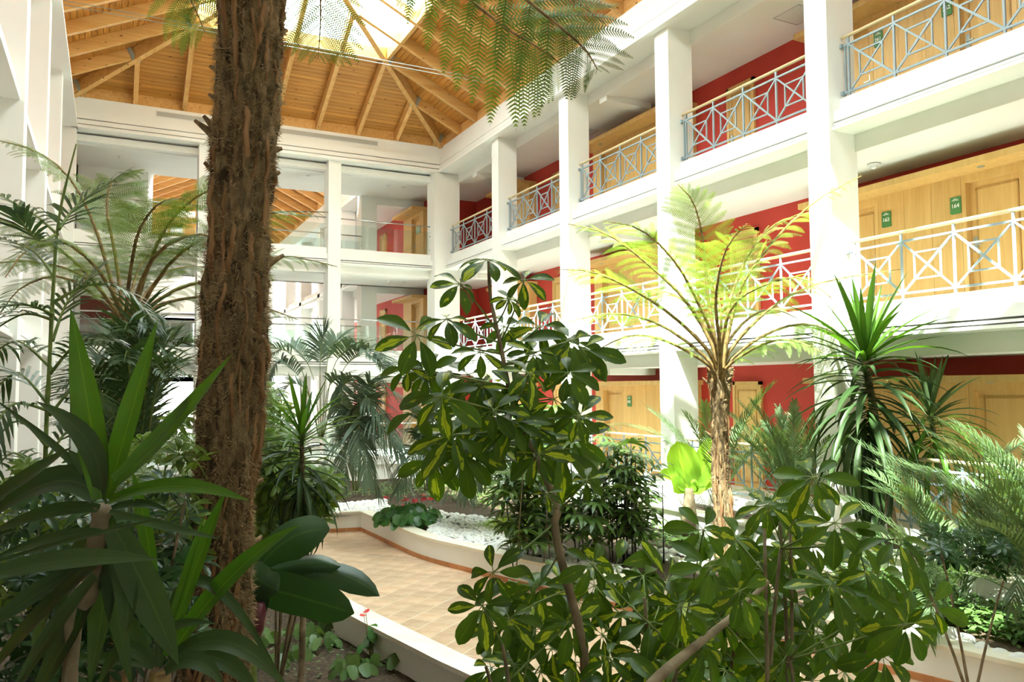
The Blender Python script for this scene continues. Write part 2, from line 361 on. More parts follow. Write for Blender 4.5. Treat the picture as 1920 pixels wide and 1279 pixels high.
# ---- roofs
def roof(x0, x1, y0, y1, ts, main=True):
    """hipped timber roof: boards on the lower slopes, glazing above ts, rafters, hips and ridge"""
    xc = (x0+x1)/2; T = (x1-x0)/2; sl = .48; zb = lambda t: 10.98+sl*t
    m_ = MB()
    for a, b, c, d in ((x0-.12, x0-.02, y0, y1), (x1+.02, x1+.12, y0, y1), (x0, x1, y0-.12, y0-.02), (x0, x1, y1+.02, y1+.12)):
        m_.box(a, b, c, d, 10.66, zb(0)+.04)
    R_ = struct('ceiling', m_, BEAM)
    # point on slope s at inward distance t and along-coordinate u
    def pt(s, t, u, z):
        return {'R': (x1-t, u, z), 'L': (x0+t, u, z), 'B': (u, y1-t, z), 'N': (u, y0+t, z)}[s]
    rng = {'R': (y0, y1), 'L': (y0, y1), 'B': (x0, x1), 'N': (x0, x1)}
    bw = .125 if main else .25
    for s in 'RLBN':
        a, b = rng[s]; t = -.12
        while t < ts-.02:
            t1 = min(t+bw-.012, ts)
            v = []
            for tt, dz in ((t, 0), (t1, 0), (t, .025), (t1, .025)):
                tc = max(tt, -.12)
                v += [pt(s, tt, a+tc, zb(tt)+dz), pt(s, tt, b-tc, zb(tt)+dz)]
            o = MB(); o.add(v, [(0, 1, 3, 2), (4, 6, 7, 5), (0, 2, 6, 4), (1, 5, 7, 3), (0, 4, 5, 1), (2, 3, 7, 6)])
            obj('board', o, PLANK if s in 'BN' else PLANKY, R_)
            t += bw
        # opaque felt above the boards so that no light leaks through the joints
        v = [pt(s, -.2, a-.2, zb(-.2)+.04), pt(s, -.2, b+.2, zb(-.2)+.04), pt(s, ts, a+ts, zb(ts)+.04), pt(s, ts, b-ts, zb(ts)+.04)]
        v += [(p[0], p[1], p[2]+.02) for p in v]
        o = MB(); o.add(v, [(0, 1, 3, 2), (4, 6, 7, 5), (0, 2, 6, 4), (1, 5, 7, 3), (0, 4, 5, 1), (2, 3, 7, 6)]); obj('roof_deck', o, PLANKY, R_)
    # rafters
    def rafter(s, u, tm):
        o = MB(); o.bar(pt(s, -.05, u, zb(-.05)-.15), pt(s, tm, u, zb(tm)-.15), .12, .28, (0, 0, 1)); r = obj('rafter', o, BEAM if s in 'BN' else BEAMX, R_)
        if main and tm < T-.05:
            o = MB(); o.bar(pt(s, tm-.10, u, zb(tm-.1)-.17), pt(s, tm-.0, u, zb(tm)-.17), .15, .30); obj('steel_hanger', o, ZINC, r)
    st = 1.24; n = int((x1-x0)/2/st)+1
    for k in range(-n, n+1):
        u = xc+k*st
        tm = T-abs(u-xc)-.05
        if tm > .15: rafter('B', u, tm); rafter('N', u, tm)
    u = y1-ts
    us = [u-st*k for k in range(-3, 40)]
    for u in us:
        tm = min(T-.03, y1-u-.05, u-y0-.05)
        if tm > .15: rafter('R', u, tm); rafter('L', u, tm)
    for cx, sx in ((x0, 1), (x1, -1)):
        for cyy, sy in ((y1, -1), (y0, 1)):
            o = MB(); o.bar((cx, cyy, zb(0)-.18), (cx+sx*T, cyy+sy*T, zb(T)-.18), .15, .36); obj('hip_beam', o, BEAM, R_)
    o = MB(); o.bar((xc, y0+T, zb(T)-.18), (xc, y1-T, zb(T)-.18), .14, .40); obj('ridge_beam', o, BEAM, R_)
    for p, q in (((x0+ts, y1-ts), (x1-ts, y1-ts)), ((x1-ts, y1-ts), (x1-ts, y0+ts)), ((x0+ts, y1-ts), (x0+ts, y0+ts)), ((x0+ts, y0+ts), (x1-ts, y0+ts))):
        o = MB(); o.bar((*p, zb(ts)-.12), (*q, zb(ts)-.12), .10, .34); obj('edge_beam', o, BEAM, R_)
    # glazing
    def pane(v):
        v = v+[(p[0], p[1], p[2]+.012) for p in v]; n_ = len(v)//2
        o = MB(); f = [tuple(range(n_))[::-1], tuple(range(n_, 2*n_))]+[(i, (i+1) % n_, n_+(i+1) % n_, n_+i) for i in range(n_)]
        o.add(v, f); obj('skylight_pane', o, GLASS, R_)
    for s, L_ in (('R', us), ('L', us)):
        uu = sorted([u for u in L_ if y0+ts < u < y1-ts]+[y0+ts, y1-ts])
        for a, b in zip(uu, uu[1:]):
            if b-a < .05: continue
            def tmx(u): return min(T, y1-u, u-y0)
            v = [pt(s, ts, a, zb(ts)+.02), pt(s, ts, b, zb(ts)+.02), pt(s, max(tmx(b), ts+.001), b, zb(tmx(b))+.02), pt(s, max(tmx(a), ts+.001), a, zb(tmx(a))+.02)]
            pane(v)
    for s in 'BN':
        a, b = x0+ts, x1-ts
        pane([pt(s, ts, a, zb(ts)+.02), pt(s, ts, b, zb(ts)+.02), pt(s, T, xc, zb(T)+.02)])
    return R_
BEAMX = woodmat('glulam_beam_x', (.60, .31, .085), (.74, .44, .16), 0, .7)
CEILING = roof(XL, XR, YN, YB, 2.72)
roof(1.0, X2, Y2+.3, 44.9, 2.85, False)
# tie rods at eaves level
t = thing('tie_rod_pair', 'pair of thin steel tie rods spanning under the timber roof', 'tie rod', (4.16, 18.2, 10.8))
for dz in (-.04, .05):
    o = MB(); o.tube([(XL, 18.2, 10.8+dz), (XR, 18.2, 10.8+dz)], .008, 6); part('rod', o, ZINC, t)

# ---- doors and oak portals on the right gallery
def door_leaf(parent, y0, y1, z0, z1, x, m1=VEN):
    o = MB(); o.box(x, x+.045, y0, y1, z0, z1)
    L_ = part('door_leaf', o, m1, parent)
    o = MB(); w = y1-y0; h = z1-z0
    for a, b, c, d in ((.10*w, .13*w, .06*h, .95*h), (.87*w, .90*w, .06*h, .95*h)): o.box(x-.012, x+.01, y0+a, y0+b, z0+c, z0+d)
    o.box(x-.012, x+.01, y0+.10*w, y0+.90*w, z0+.94*h, z0+.955*h); o.box(x-.012, x+.01, y0+.10*w, y0+.90*w, z0+.05*h, z0+.065*h)
    part('panel_moulding', o, VEND, L_)
    return L_
def portal(F, yc, where, half=1.95, single=False, x=11.35, xc=10.88):
    gf = F-.12; zt = F+1.96
    t = thing('room_door_portal', ('oak portal, ' if single else 'oak portal with two room doors, ')+where, 'door surround', (x, yc, gf), 'oak portals of paired room doors')
    xx = x; segs = [(-half, -1.66), (-.72, -.24), (-.235, .235), (.24, .72), (1.66, half)]
    if single: segs = [(-half, -.72), (.24, half)]
    for a, b in segs:
        o = MB(); o.box(xx, xx+.24, yc+a, yc+b, gf, zt); part('wall_panel', o, VEN, t)
    for sgn in ((-1,) if single else (-1, 1)):
        a, b = (-.715, .235) if single else sorted((sgn*.725, sgn*1.655))
        o = MB(); o.box(xx, xx+.24, yc+a, yc+a+.07, gf, zt-.12); o.box(xx, xx+.24, yc+b-.07, yc+b, gf, zt-.12); o.box(xx, xx+.24, yc+a, yc+b, zt-.12, zt)
        part('door_frame', o, VEN, t)
        lf = door_leaf(t, yc+a+.07, yc+b-.07, gf, zt-.12, xx+.12)
        o = MB(); hy = yc+(sgn*.86 if not single else .1); o.box(xx+.10, xx+.122, hy-.03, hy+.03, gf+.92, gf+1.14); o.bar((xx+.07, hy, gf+1.02), (xx+.07, hy+sgn*.11, gf+1.02), .02, .02)
        o.box(xx+.07, xx+.12, hy-.01, hy+.01, gf+1.01, gf+1.03); part('door_handle', o, ZINC, lf)
    o = MB(); o.box(xc, xx+.25, yc-half-.05, yc+half+.05, zt, zt+.10); cn = part('canopy', o, VEN, t)
    for dy in ((0,) if single else (-1.2, 1.2)):
        o = MB(); o.tube([(xc+.22, yc+dy, zt-.012), (xc+.22, yc+dy, zt+.01)], [.05, .05], 12); part('downlight', o, ZINC, cn)
    return t
names = {0: 'ground floor', 1: 'middle floor', 2: 'top floor'}
for k, F in enumerate(FL):
    portal(F, 8.2, names[k]+', nearest the camera')
    portal(F, 15.68, names[k]+', third bay from the back corner')
    portal(F, 22.3, names[k]+', one door, beside the inner corner', 1.05, True)
    portal(F, 27.0, names[k]+', one door, seen through the back gallery', 1.05, True, 9.65, 9.22)
dn = 1
for k, F in enumerate(FL):
    for yc, xd in ((12.3, 0), (19.8, 0), (31.2, -1.7)):
        o = MB(); gf = F-.12
        o.box(11.54+xd, 11.62+xd, yc-.40, yc-.33, gf, F+2.02); o.box(11.54+xd, 11.62+xd, yc+.33, yc+.40, gf, F+2.02); o.box(11.54+xd, 11.62+xd, yc-.4, yc+.4, F+1.95, F+2.02)
        d_ = struct('door_%d' % dn, o, VEN); dn += 1
        lf = door_leaf(d_, yc-.33, yc+.33, gf, F+1.95, 11.56+xd)
        o = MB(); o.box(11.53+xd, 11.56+xd, yc+.22, yc+.27, gf+.95, gf+1.1); part('door_handle', o, ZINC, lf)
# ---- number signs
def text_mesh(body, size, depth_=.002):
    c = bpy.data.curves.new('lettering', 'FONT'); c.body = body; c.size = size; c.extrude = depth_; c.align_x = 'CENTER'; c.align_y = 'CENTER'
    c.offset = size*.02
    o = bpy.data.objects.new('tmp', c); COL.objects.link(o)
    me = bpy.data.meshes.new_from_object(o.evaluated_get(bpy.context.evaluated_depsgraph_get()))
    bpy.data.objects.remove(o); return me
def sign(num, yc, zc, where, w=.17, h=.26, x=11.338, lab=None):
    t = thing('room_sign', lab or 'green room sign reading %s in white, %s' % (num, where), 'sign', (x, yc, zc))
    o = MB(); b = .02
    pts = []
    for sx, sz, a0 in ((1, 1, 0), (-1, 1, 90), (-1, -1, 180), (1, -1, 270)):
        for q in range(4):
            a = math.radians(a0+30*q); pts.append((sx*(w/2-b)+b*math.cos(a), sz*(h/2-b)+b*math.sin(a)))
    n = len(pts); v = [(x-.006, yc-p[0], zc+p[1]) for p in pts]+[(x+.011, yc-p[0], zc+p[1]) for p in pts]
    o.add(v, [tuple(range(n)), tuple(range(n, 2*n))[::-1]]+[(i, n+i, n+(i+1) % n, (i+1) % n) for i in range(n)])
    part('plate', o, GREEN, t)
    if num:
        me = text_mesh(num, h*.33); me.materials.append(SIGNW)
        q = link('number', me, t); q.matrix_local = Matrix.Translation((-.010, 0, -h*.04)) @ Matrix(((0, 0, -1, 0), (-1, 0, 0, 0), (0, 1, 0, 0), (0, 0, 0, 1)))
    o = MB()
    for dy in (-.045, -.015, .015, .045): o.box(x-.010, x-.005, yc+dy-.010, yc+dy+.010, zc+h*.27, zc+h*.30)
    for dy in (-.03, 0, .03): o.box(x-.010, x-.005, yc+dy-.009, yc+dy+.009, zc+h*.32, zc+h*.35)
    for dy in (-.012, .012): o.box(x-.010, x-.005, yc+dy-.008, yc+dy+.008, zc+h*.37, zc+h*.40)
    part('emblem', o, SIGNW, t)
    return t
sign('163', 8.76, 5.63, 'middle floor, left sign of the near portal')
sign('164', 7.56, 5.61, 'middle floor, beside the large oak door')
sign('262', 7.58, 8.69, 'top floor, behind the railing at upper right')
sign('261', 8.80, 8.69, 'top floor, half hidden behind the railing lattice')
sign('062', 16.1, 2.55, 'ground floor portal left of the column')
# green direction board on the pier of the back gallery (ground floor)
t = thing('direction_board', 'green direction board with pale lines on the white pier, ground floor', 'sign', (7.88, Y2-.01, 2.63))
o = MB(); o.box(7.70, 8.06, Y2-.025, Y2-.002, 2.45, 2.8); part('plate', o, GREEN, t)
o = MB()
for i in range(4): o.box(7.74, 8.02-.05*(i % 2), Y2-.03, Y2-.024, 2.52+.055*i, 2.54+.055*i)
o.box(7.84, 7.92, Y2-.03, Y2-.024, 2.745, 2.775); part('lines', o, SIGNW, t)
t = thing('direction_board', 'pale green notice board on the oak portal, top floor of the back gallery', 'sign', (9.64, 26.45, 8.5))
o = MB(); o.box(9.625, 9.648, 26.2, 26.65, 8.38, 8.62); part('plate', o, mat('pale_green', (.35, .55, .42), .5), t)

# ---- railings
def railing(side, F, y0, y1, label):
    X = (lambda d: XR+d) if side > 0 else (lambda d: XL-d)
    x = X(.30)
    t = thing('balcony_railing', label, 'railing', (x, (y0+y1)/2, F), 'lattice railings of the right-hand galleries')
    a, b = y0+.02, y1-.02
    o = MB(); o.tube([(x, a, F+.93), (x, b, F+.93)], .026, 10); part('handrail', o, HAND, t, True)
    for nm, z in (('top_bar', F+.80), ('bottom_bar', F+.08)):
        o = MB(); o.bar((x, a, z), (x, b, z), .03, .028); o.box(x-.04, x+.04, b-.02, b+.02, z-.03, z+.03); o.box(x-.04, x+.04, a-.02, a+.02, z-.03, z+.03); part(nm, o, STEEL, t)
    p0, p1 = y0+.13, y1-.13; n = 4; w = (p1-p0)/n
    for i in range(n+1):
        o = MB(); o.box(x-.014, x+.014, p0+i*w-.014, p0+i*w+.014, F, F+.905); part('post', o, STEEL, t)
    for yy in (p0-.06, p1+.06):
        o = MB(); o.box(x-.012, x+.012, yy-.012, yy+.012, F+.08, F+.80); part('post', o, STEEL, t)
    za, zb_ = F+.095, F+.785; h = zb_-za; q = .24
    for i in range(n):
        c0, c1 = p0+i*w+.014, p0+(i+1)*w-.014; ww = c1-c0
        def pp(u, v, dx=0): return (x+dx, c0+u*ww, za+v*h)
        for A, B, th, dx in (((0, 0), (1, 1), .030 if i % 2 else .024, -.004), ((0, 1), (1, 0), .024 if i % 2 else .030, .004), ((q, q), (1-q, q), .022, 0), ((q, 1-q), (1-q, 1-q), .022, 0), ((q, q), (q, 1-q), .022, 0), ((1-q, q), (1-q, 1-q), .022, 0)):
            o = MB(); o.bar(pp(*A, dx), pp(*B, dx), .020, th, (1, 0, 0) if False else (0, .3, 1)); part('lattice_bar', o, STEEL, t)
    return t
baynm = ['nearest bay at the right edge', 'second bay with the red wall behind', 'third bay beside the slim column', 'fourth bay towards the corner', 'last bay by the inner corner']
cc = COLY[1:]+[YB-.12+.21]
for k, F in enumerate(FL):
    for i in range(5):
        railing(1, F, cc[i]+.21, cc[i+1]-.21, 'grey metal lattice railing with wooden handrail, %s, %s' % (names[k], baynm[i]))
def glass_rail(F, x0, x1, y, label, zt=.93):
    t = thing('glass_balustrade', label, 'balustrade', ((x0+x1)/2, y, F), 'glass balustrades of the back gallery')
    o = MB(); o.tube([(x0, y, F+zt), (x1, y, F+zt)], .021, 8); part('handrail', o, INOX, t, True)
    n = 2; w = (x1-x0-.06)/n
    for i in range(n):
        o = MB(); o.box(x0+.03+i*w, x0+.03+(i+1)*w-.02, y-.006, y+.006, F+.03, F+.75); part('glass_pane', o, GLASS, t)
    for xx in (x0+.015, x1-.015):
        o = MB(); o.box(xx-.015, xx+.015, y-.02, y+.02, F+.15, F+.18); o.box(xx-.015, xx+.015, y-.02, y+.02, F+.6, F+.63); o.box(xx-.015, xx+.015, y-.012, y+.012, F+.72, F+.74); part('clamp', o, ZINC, t)
segs = [(-.95, 2.09, 'left bay'), (2.47, 5.75, 'bay behind the tree-fern trunk'), (6.13, 9.12, 'right bay by the corner pier')]
for k in (1, 2):
    for a, b, nm in segs: glass_rail(FL[k], a, b, YB+.30, 'glass balustrade with steel handrail, %s, %s' % (names[k], nm))
    for a, b, nm in ((-.9, .9, 'left'), (.95, 4.2, 'middle'), (4.25, 7.58, 'right')): glass_rail(FL[k], a, b, 26.42, 'rear glass balustrade of the back gallery, %s, %s part' % (names[k], nm))
for a, b, nm in ((-.9, 2.2, 'left part'), (2.25, 5.2, 'middle part'), (5.25, 8.1, 'right part, above the palms')): glass_rail(FL[0], a, b, 21.9, 'glass balustrade with steel handrail on the ground floor terrace, '+nm)
# ---- small ceiling fittings
def fitting(name, label, cat, p, r, cone):
    t = thing(name, label, cat, p, 'ceiling fittings of the galleries')
    o = MB(); o.tube([(p[0], p[1], p[2]), (p[0], p[1], p[2]-.015)], [r, r], 14); part('rim', o, PLAST, t)
    o = MB()
    if cone: o.tube([(p[0], p[1], p[2]-.01), (p[0], p[1], p[2]-.06), (p[0], p[1], p[2]-.08)], [r*.5, r*.45, r*.15], 12)
    else: o.tube([(p[0], p[1], p[2]-.012), (p[0], p[1], p[2]-.02)], [r*.6, r*.5], 12)
    part('lens', o, PLAST if cone else ZINC, t)
fitting('smoke_detector', 'white smoke detector under the middle-floor ceiling above sign 163', 'detector', (10.75, 8.5, 6.41), .10, True)
fitting('smoke_detector', 'white smoke detector under the top-floor ceiling at the left of the back gallery', 'detector', (.1, 25.0, CEIL), .09, True)
fitting('smoke_detector', 'white smoke detector under the top-floor ceiling near the corner pier', 'detector', (8.0, 24.8, CEIL), .08, True)
fitting('downlight', 'small recessed downlight under the top-floor ceiling near the corner pier', 'light', (8.55, 24.8, CEIL), .07, False)
fitting('downlight', 'small recessed downlight under the top-floor ceiling above the second back bay', 'light', (5.4, 24.8, CEIL), .07, False)
fitting('smoke_detector', 'white smoke detector under the middle-floor ceiling near the corner pier', 'detector', (8.0, 24.8, 6.41), .08, True)
fitting('downlight', 'small recessed downlight under the middle-floor ceiling near the corner pier', 'light', (8.55, 24.8, 6.41), .07, False)
for y, F in ((10.1, CEIL), (17.4, CEIL)):
    t = thing('ceiling_hatch', 'square inspection hatch in the top-floor gallery ceiling, %s' % ('second bay' if y < 12 else 'fourth bay'), 'hatch', (10.9, y, F))
    o = MB()
    for a, b, c, d in ((-.3, -.285, -.3, .3), (.285, .3, -.3, .3), (-.3, .3, -.3, -.285), (-.3, .3, .285, .3)): o.box(10.9+a, 10.9+b, y+c, y+d, F-.008, F)
    part('frame', o, GRILLE, t); o = MB(); o.box(10.62, 11.18, y-.28, y+.28, F-.004, F); part('lid', o, CEILW, t)
# cross beams under the gallery ceilings
for k, zc in enumerate((3.31, 6.41, CEIL)):
    for y in (15.0, 22.2):
        o = MB(); o.box(9.95, 11.6 if y > 20 else 11.2, y-.15, y+.15, zc-.14, zc+.01); obj('ceiling_beam', o, WHITE, wallobj['wall_right'])
# window seen through the left bay of the back gallery, middle floor
for i, (x0, x1, F) in enumerate(((.95, 2.25, FL[1]), (-.9, .1, FL[2]), (2.5, 4.1, FL[1]))):
    o = MB(); zt_ = F+(.95 if i != 1 else 1.9); zb_ = F-.1 if i != 1 else F+.9
    for a, b, c, d in ((x0, x0+.06, zb_, zt_), (x1-.06, x1, zb_, zt_), ((x0+x1)/2-.03, (x0+x1)/2+.03, zb_, zt_), (x0, x1, zt_-.06, zt_), (x0, x1, zb_, zb_+.06)): o.box(a, b, 26.52 if i == 1 else 26.6, 26.66, c, d)
    w_ = struct('window_%d' % (i+1), o, GRILLE if i != 1 else WHITE); o = MB(); o.box(x0+.06, x1-.06, 26.62, 26.64, zb_+.06, zt_-.06); obj('pane', o, WINDK, w_)

# ================================================================== GARDEN GROUND
CAP, SOILZ = .40, .33
OR = [(4.62, 16.05), (4.68, 14.7), (4.74, 13.3), (4.85, 12.55), (5.06, 11.8), (5.45, 10.4), (5.62, 9.9), (6.2, 8.25), (6.83, 6.5), (7.12, 5.5), (7.35, 4.6), (7.7, 3), (7.95, -1.4)]
OL = [(2.35, 16.3), (2.42, 13), (2.52, 10.2), (2.60, 9.2), (2.90, 7.5), (3.05, 6.75), (3.5, 5.0), (4.3, 3.4), (5.0, 2.0), (5.3, .3), (5.3, -1.4)]
PATH = OR+OL[::-1]
def inpoly(x, y, poly):
    c = False; j = len(poly)-1
    for i in range(len(poly)):
        xi, yi = poly[i]; xj, yj = poly[j]
        if (yi > y) != (yj > y) and x < (xj-xi)*(y-yi)/(yj-yi)+xi: c = not c
        j = i
    return c
def offset(pl, d):
    out = []
    for i in range(len(pl)):
        a = np.array(pl[max(i-1, 0)]); b = np.array(pl[min(i+1, len(pl)-1)]); t = (b-a)/np.linalg.norm(b-a)
        out.append(tuple(np.array(pl[i])+np.array([-t[1], t[0]])*d))
    return out
def smooth(pl, n=3):
    pl = [np.array(p) for p in pl]; out = []
    for i in range(len(pl)-1):
        p0, p1, p2, p3 = pl[max(i-1, 0)], pl[i], pl[i+1], pl[min(i+2, len(pl)-1)]
        for k in range(n):
            t = k/n; out.append(tuple(.5*((2*p1)+(-p0+p2)*t+(2*p0-5*p1+4*p2-p3)*t*t+(-p0+3*p1-3*p2+p3)*t**3)))
    out.append(tuple(pl[-1])); return out
def strip(mb, A, B, z0, z1):
    n = len(A); v = [(*p, z0) for p in A]+[(*p, z0) for p in B]+[(*p, z1) for p in A]+[(*p, z1) for p in B]
    f = []
    for i in range(n-1):
        f += [(i, n+i, n+i+1, i+1), (2*n+i, 2*n+i+1, 3*n+i+1, 3*n+i), (i, i+1, 2*n+i+1, 2*n+i), (n+i, 3*n+i, 3*n+i+1, n+i+1)]
    f += [(0, 2*n, 3*n, n), (n-1, 2*n-1, 4*n-1, 3*n-1)]
    return mb.add(v, f)
m_ = MB(); m_.box(XL-2.2, XR+2.2, YN, 26.6, -.15, -.0035)
FLO = struct('floor', m_, GROUT)
ta = math.radians(38.5); td = np.array([math.cos(ta), math.sin(ta)]); tn = np.array([-td[1], td[0]]); pitch = .31
big = offset(smooth(OR), .16), offset(smooth(OL), -.16)
PB = big[0]+big[1][::-1]
tiles = []
for i in range(-20, 80):
    for j in range(-70, 60):
        c = td*pitch*i+tn*pitch*j+np.array([3.37, 9.05])
        if -1.2 < c[1] < 16.6 and inpoly(c[0], c[1], PB):
            v = np.array([c[0], c[1], -CAMZ]); dd = v@FW
            px = 960+F_PX*(v@RT)/dd if dd > .1 else -1; py = 639.5-F_PX*(v@UP)/dd if dd > .1 else -1
            vis = dd > .1 and 300 < px < 1900 and 950 < py < 1330
            tiles.append((0 if vis else 1, dd, c))
tiles.sort(key=lambda q: (q[0], q[1]))
tm_ = MB(); hh = pitch/2-.0055; b_ = .004
def tilev(c, z=0):
    v = []
    for r_, zz in ((hh, -.012), (hh, -.003), (hh-b_, 0)):
        for a, b in ((-1, -1), (1, -1), (1, 1), (-1, 1)):
            q = td*a*r_+tn*b*r_; v.append((c[0]+q[0], c[1]+q[1], zz+z))
    return v
tf = [(8, 9, 10, 11)]+[(k+i, k+(i+1) % 4, k+4+(i+1) % 4, k+4+i) for k in (0, 4) for i in range(4)]
me_t = MB().add(tilev((0, 0)), tf).mesh('tile', TILE)
ti = me_t.materials[0].node_tree
for q, (vis, dd, c) in enumerate(tiles):
    if q < 300: link('tile', me_t, FLO, (c[0], c[1], rnd.uniform(-.0012, .0012)))
    else: tm_.add(tilev(c), tf)
st_ = obj('tile', tm_, TILE, FLO); st_['kind'] = 'stuff'
# random tone per tile
def vary(m, amt):
    b = m.node_tree.nodes['Principled BSDF']; l = b.inputs['Base Color'].links[0]; src = l.from_socket
    oi = nd(m, 'ShaderNodeObjectInfo'); hv = nd(m, 'ShaderNodeHueSaturation'); mr = nd(m, 'ShaderNodeMapRange')
    mr.inputs[3].default_value = 1-amt; mr.inputs[4].default_value = 1+amt
    lk(m, oi.outputs['Random'], mr.inputs[0]); lk(m, mr.outputs[0], hv.inputs['Value']); lk(m, src, hv.inputs['Color']); lk(m, hv.outputs[0], b.inputs['Base Color'])
vary(TILE, .12); vary(SKIRT, .12); vary(STONE, .04)

def planter(name, pl, sgn, label):
    """low rendered wall with stone cap and tile skirting following the polyline (path side)"""
    sm = smooth(pl, 4)
    t = thing(name, label, 'planter wall', (sm[0][0], sm[0][1], 0))
    o = MB(); strip(o, sm, offset(sm, sgn*.18), -.01, CAP-.045); part('wall', o, WHITE, t)
    o = MB(); strip(o, offset(sm, -sgn*.025), offset(sm, sgn*.25), CAP-.045, CAP); part('cap', o, CAPM, t)
    L_ = 0; acc = [0]
    for a, b in zip(sm, sm[1:]): L_ += math.dist(a, b); acc.append(L_)
    def at(s):
        for i in range(len(acc)-1):
            if acc[i+1] >= s: k = (s-acc[i])/(acc[i+1]-acc[i]+1e-9); return (sm[i][0]*(1-k)+sm[i+1][0]*k, sm[i][1]*(1-k)+sm[i+1][1]*k)
        return sm[-1]
    s = 0
    while s < L_-.1:
        e = min(s+.33, L_); P_ = [at(s+.003), at((s+e)/2), at(e-.003)]
        o = MB(); strip(o, offset(P_, -sgn*.012), offset(P_, sgn*.01), 0.001, .075); part('skirting_tile', o, SKIRT, t); s = e
    return t
planter('planter_wall', OR, 1, 'white curved planter wall with cream cap along the right of the tiled path')
planter('planter_wall', OL, -1, 'white planter wall with wide cream cap at lower centre, left of the path')
planter('planter_wall', [(4.66, 16.02), (3.6, 16.22), (2.3, 16.35)], -1, 'short white planter wall closing the far end of the tiled path')
t = thing('planter_wall', 'raised white planter wall with cap in front of the right gallery', 'planter wall', (8.85, 4, SOILZ))
o = MB(); o.box(8.95, 9.1, 1.5, 12.8, .2, .72); o.box(9.1, 9.6, 12.65, 12.8, .2, .72); part('wall', o, WHITE, t)
o = MB(); o.box(8.9, 9.2, 1.5, 12.85, .72, .76); part('cap', o, CAPM, t)
# soil
rwall = offset(smooth(OR), .1); lwall = offset(smooth(OL), -.1)
PS = rwall+lwall[::-1]
def sz(p):
    y = p[1]; x_ = np.interp(-y, [-q[1] for q in OL], [q[0] for q in OL])
    return .05 if (p[0] < x_ and y < 16.3) else SOILZ
o = MB(); nx, ny = 76, 190; gx = np.linspace(XL-.3, XR+.3, nx); gy = np.linspace(YN+.1, 22.0, ny)
V = []; 
for y in gy:
    for x in gx:
        V.append((x, y, sz((x, y))+.035*mnoise.noise((x*2, y*2, 0))+.02*mnoise.noise((x*7, y*7, 3))))
Fc = []
for j in range(ny-1):
    for i in range(nx-1):
        if not inpoly((gx[i]+gx[i+1])/2, (gy[j]+gy[j+1])/2, PS): Fc.append((j*nx+i, j*nx+i+1, (j+1)*nx+i+1, (j+1)*nx+i))
o.add(V, Fc); so = obj('soil', o, SOIL, None, True); so['kind'] = 'stuff'; tag(so, 'dark bare soil of the planting beds', 'soil')
# pebbles
def stone_mesh(seed, sub=1, flat=.6):
    bm_ = __import__('bmesh').new(); __import__('bmesh').ops.create_icosphere(bm_, subdivisions=sub, radius=1)
    r = random.Random(seed); ox = r.uniform(0, 90)
    sx, sy = r.uniform(.85, 1.2), r.uniform(.75, 1.0)
    for v in bm_.verts:
        k = 1+.22*mnoise.noise((v.co.x*.9+ox, v.co.y*.9, v.co.z*.9)); v.co = (v.co.x*k*sx, v.co.y*k*sy, v.co.z*k*flat)
    me = bpy.data.meshes.new('stone'); bm_.to_mesh(me); bm_.free(); me.polygons.foreach_set('use_smooth', [True]*len(me.polygons)); return me
SM = [stone_mesh(i, 3, .7) for i in range(6)]
for me in SM: me.materials.append(STONE)
ORD = 'first second third fourth fifth sixth seventh eighth ninth tenth eleventh twelfth thirteenth fourteenth fifteenth sixteenth'.split()
def stone(p, r, label, group):
    o = link('white_stone', SM[rnd.randrange(6)], None, p)
    s = r*rnd.uniform(.85, 1.15); o.scale = (s, s, s); o.rotation_euler = (rnd.uniform(-.25, .25), rnd.uniform(-.25, .25), rnd.uniform(0, 6.28))
    tag(o, label, 'stone', group)
def stone_row(pxs, r, label, group, n):
    pts = [G(a, b, SOILZ) for a, b in pxs]
    acc = [0]
    for a, b in zip(pts, pts[1:]): acc.append(acc[-1]+np.linalg.norm(b-a))
    for i in range(n):
        s = acc[-1]*i/(n-1); k = max(j for j in range(len(acc)) if acc[j] <= s+1e-9); k = min(k, len(pts)-2)
        u = (s-acc[k])/(acc[k+1]-acc[k]); p = pts[k]*(1-u)+pts[k+1]*u
        stone((p[0]+rnd.uniform(-.02, .02), p[1]+rnd.uniform(-.03, .03), SOILZ+r*.45), r, label % ORD[i], group)
stone_row([(1600, 1160), (1655, 1172), (1720, 1190), (1790, 1208), (1850, 1228), (1920, 1245), (1990, 1262)], .085, '%s stone from the left in the front row on the planter edge, lower right', 'large white stones at the planter edge, lower right', 13)
stone_row([(1640, 1150), (1690, 1165), (1750, 1180), (1810, 1205)], .08, '%s stone from the left just behind the front row, lower right', 'second row of large white stones, lower right', 6)
stone_row([(1182, 1040), (1215, 1046), (1255, 1052), (1300, 1062), (1345, 1070), (1400, 1083)], .085, '%s stone from the left in the white row below the small banana plant', 'white stones below the small banana plant', 16)
stone_row([(1192, 1030), (1230, 1036), (1280, 1042), (1330, 1052)], .085, '%s stone from the left in the back row below the banana plant', 'second row of white stones below the banana plant', 9)
stone_row([(632, 952), (660, 948), (700, 944), (722, 942)], .085, '%s border stone from the left at the far end of the path', 'border stones at the far bed', 10)
stone_row([(800, 962), (830, 968), (870, 973), (905, 977), (935, 982)], .085, '%s border stone from the left behind the white pebble field', 'border stones behind the pebble field', 14)
stone_row([(948, 1018), (970, 1020), (1000, 1026), (1030, 1036), (1060, 1046)], .08, '%s stone from the left below the fluffy light green fern', 'border stones below the light green fern', 9)
pe = MB()
pt_ = [stone_mesh(50+i, 1, .55) for i in range(5)]
pa = [(np.array([tuple(v.co) for v in me.vertices]), [tuple(p.vertices) for p in me.polygons]) for me in pt_]
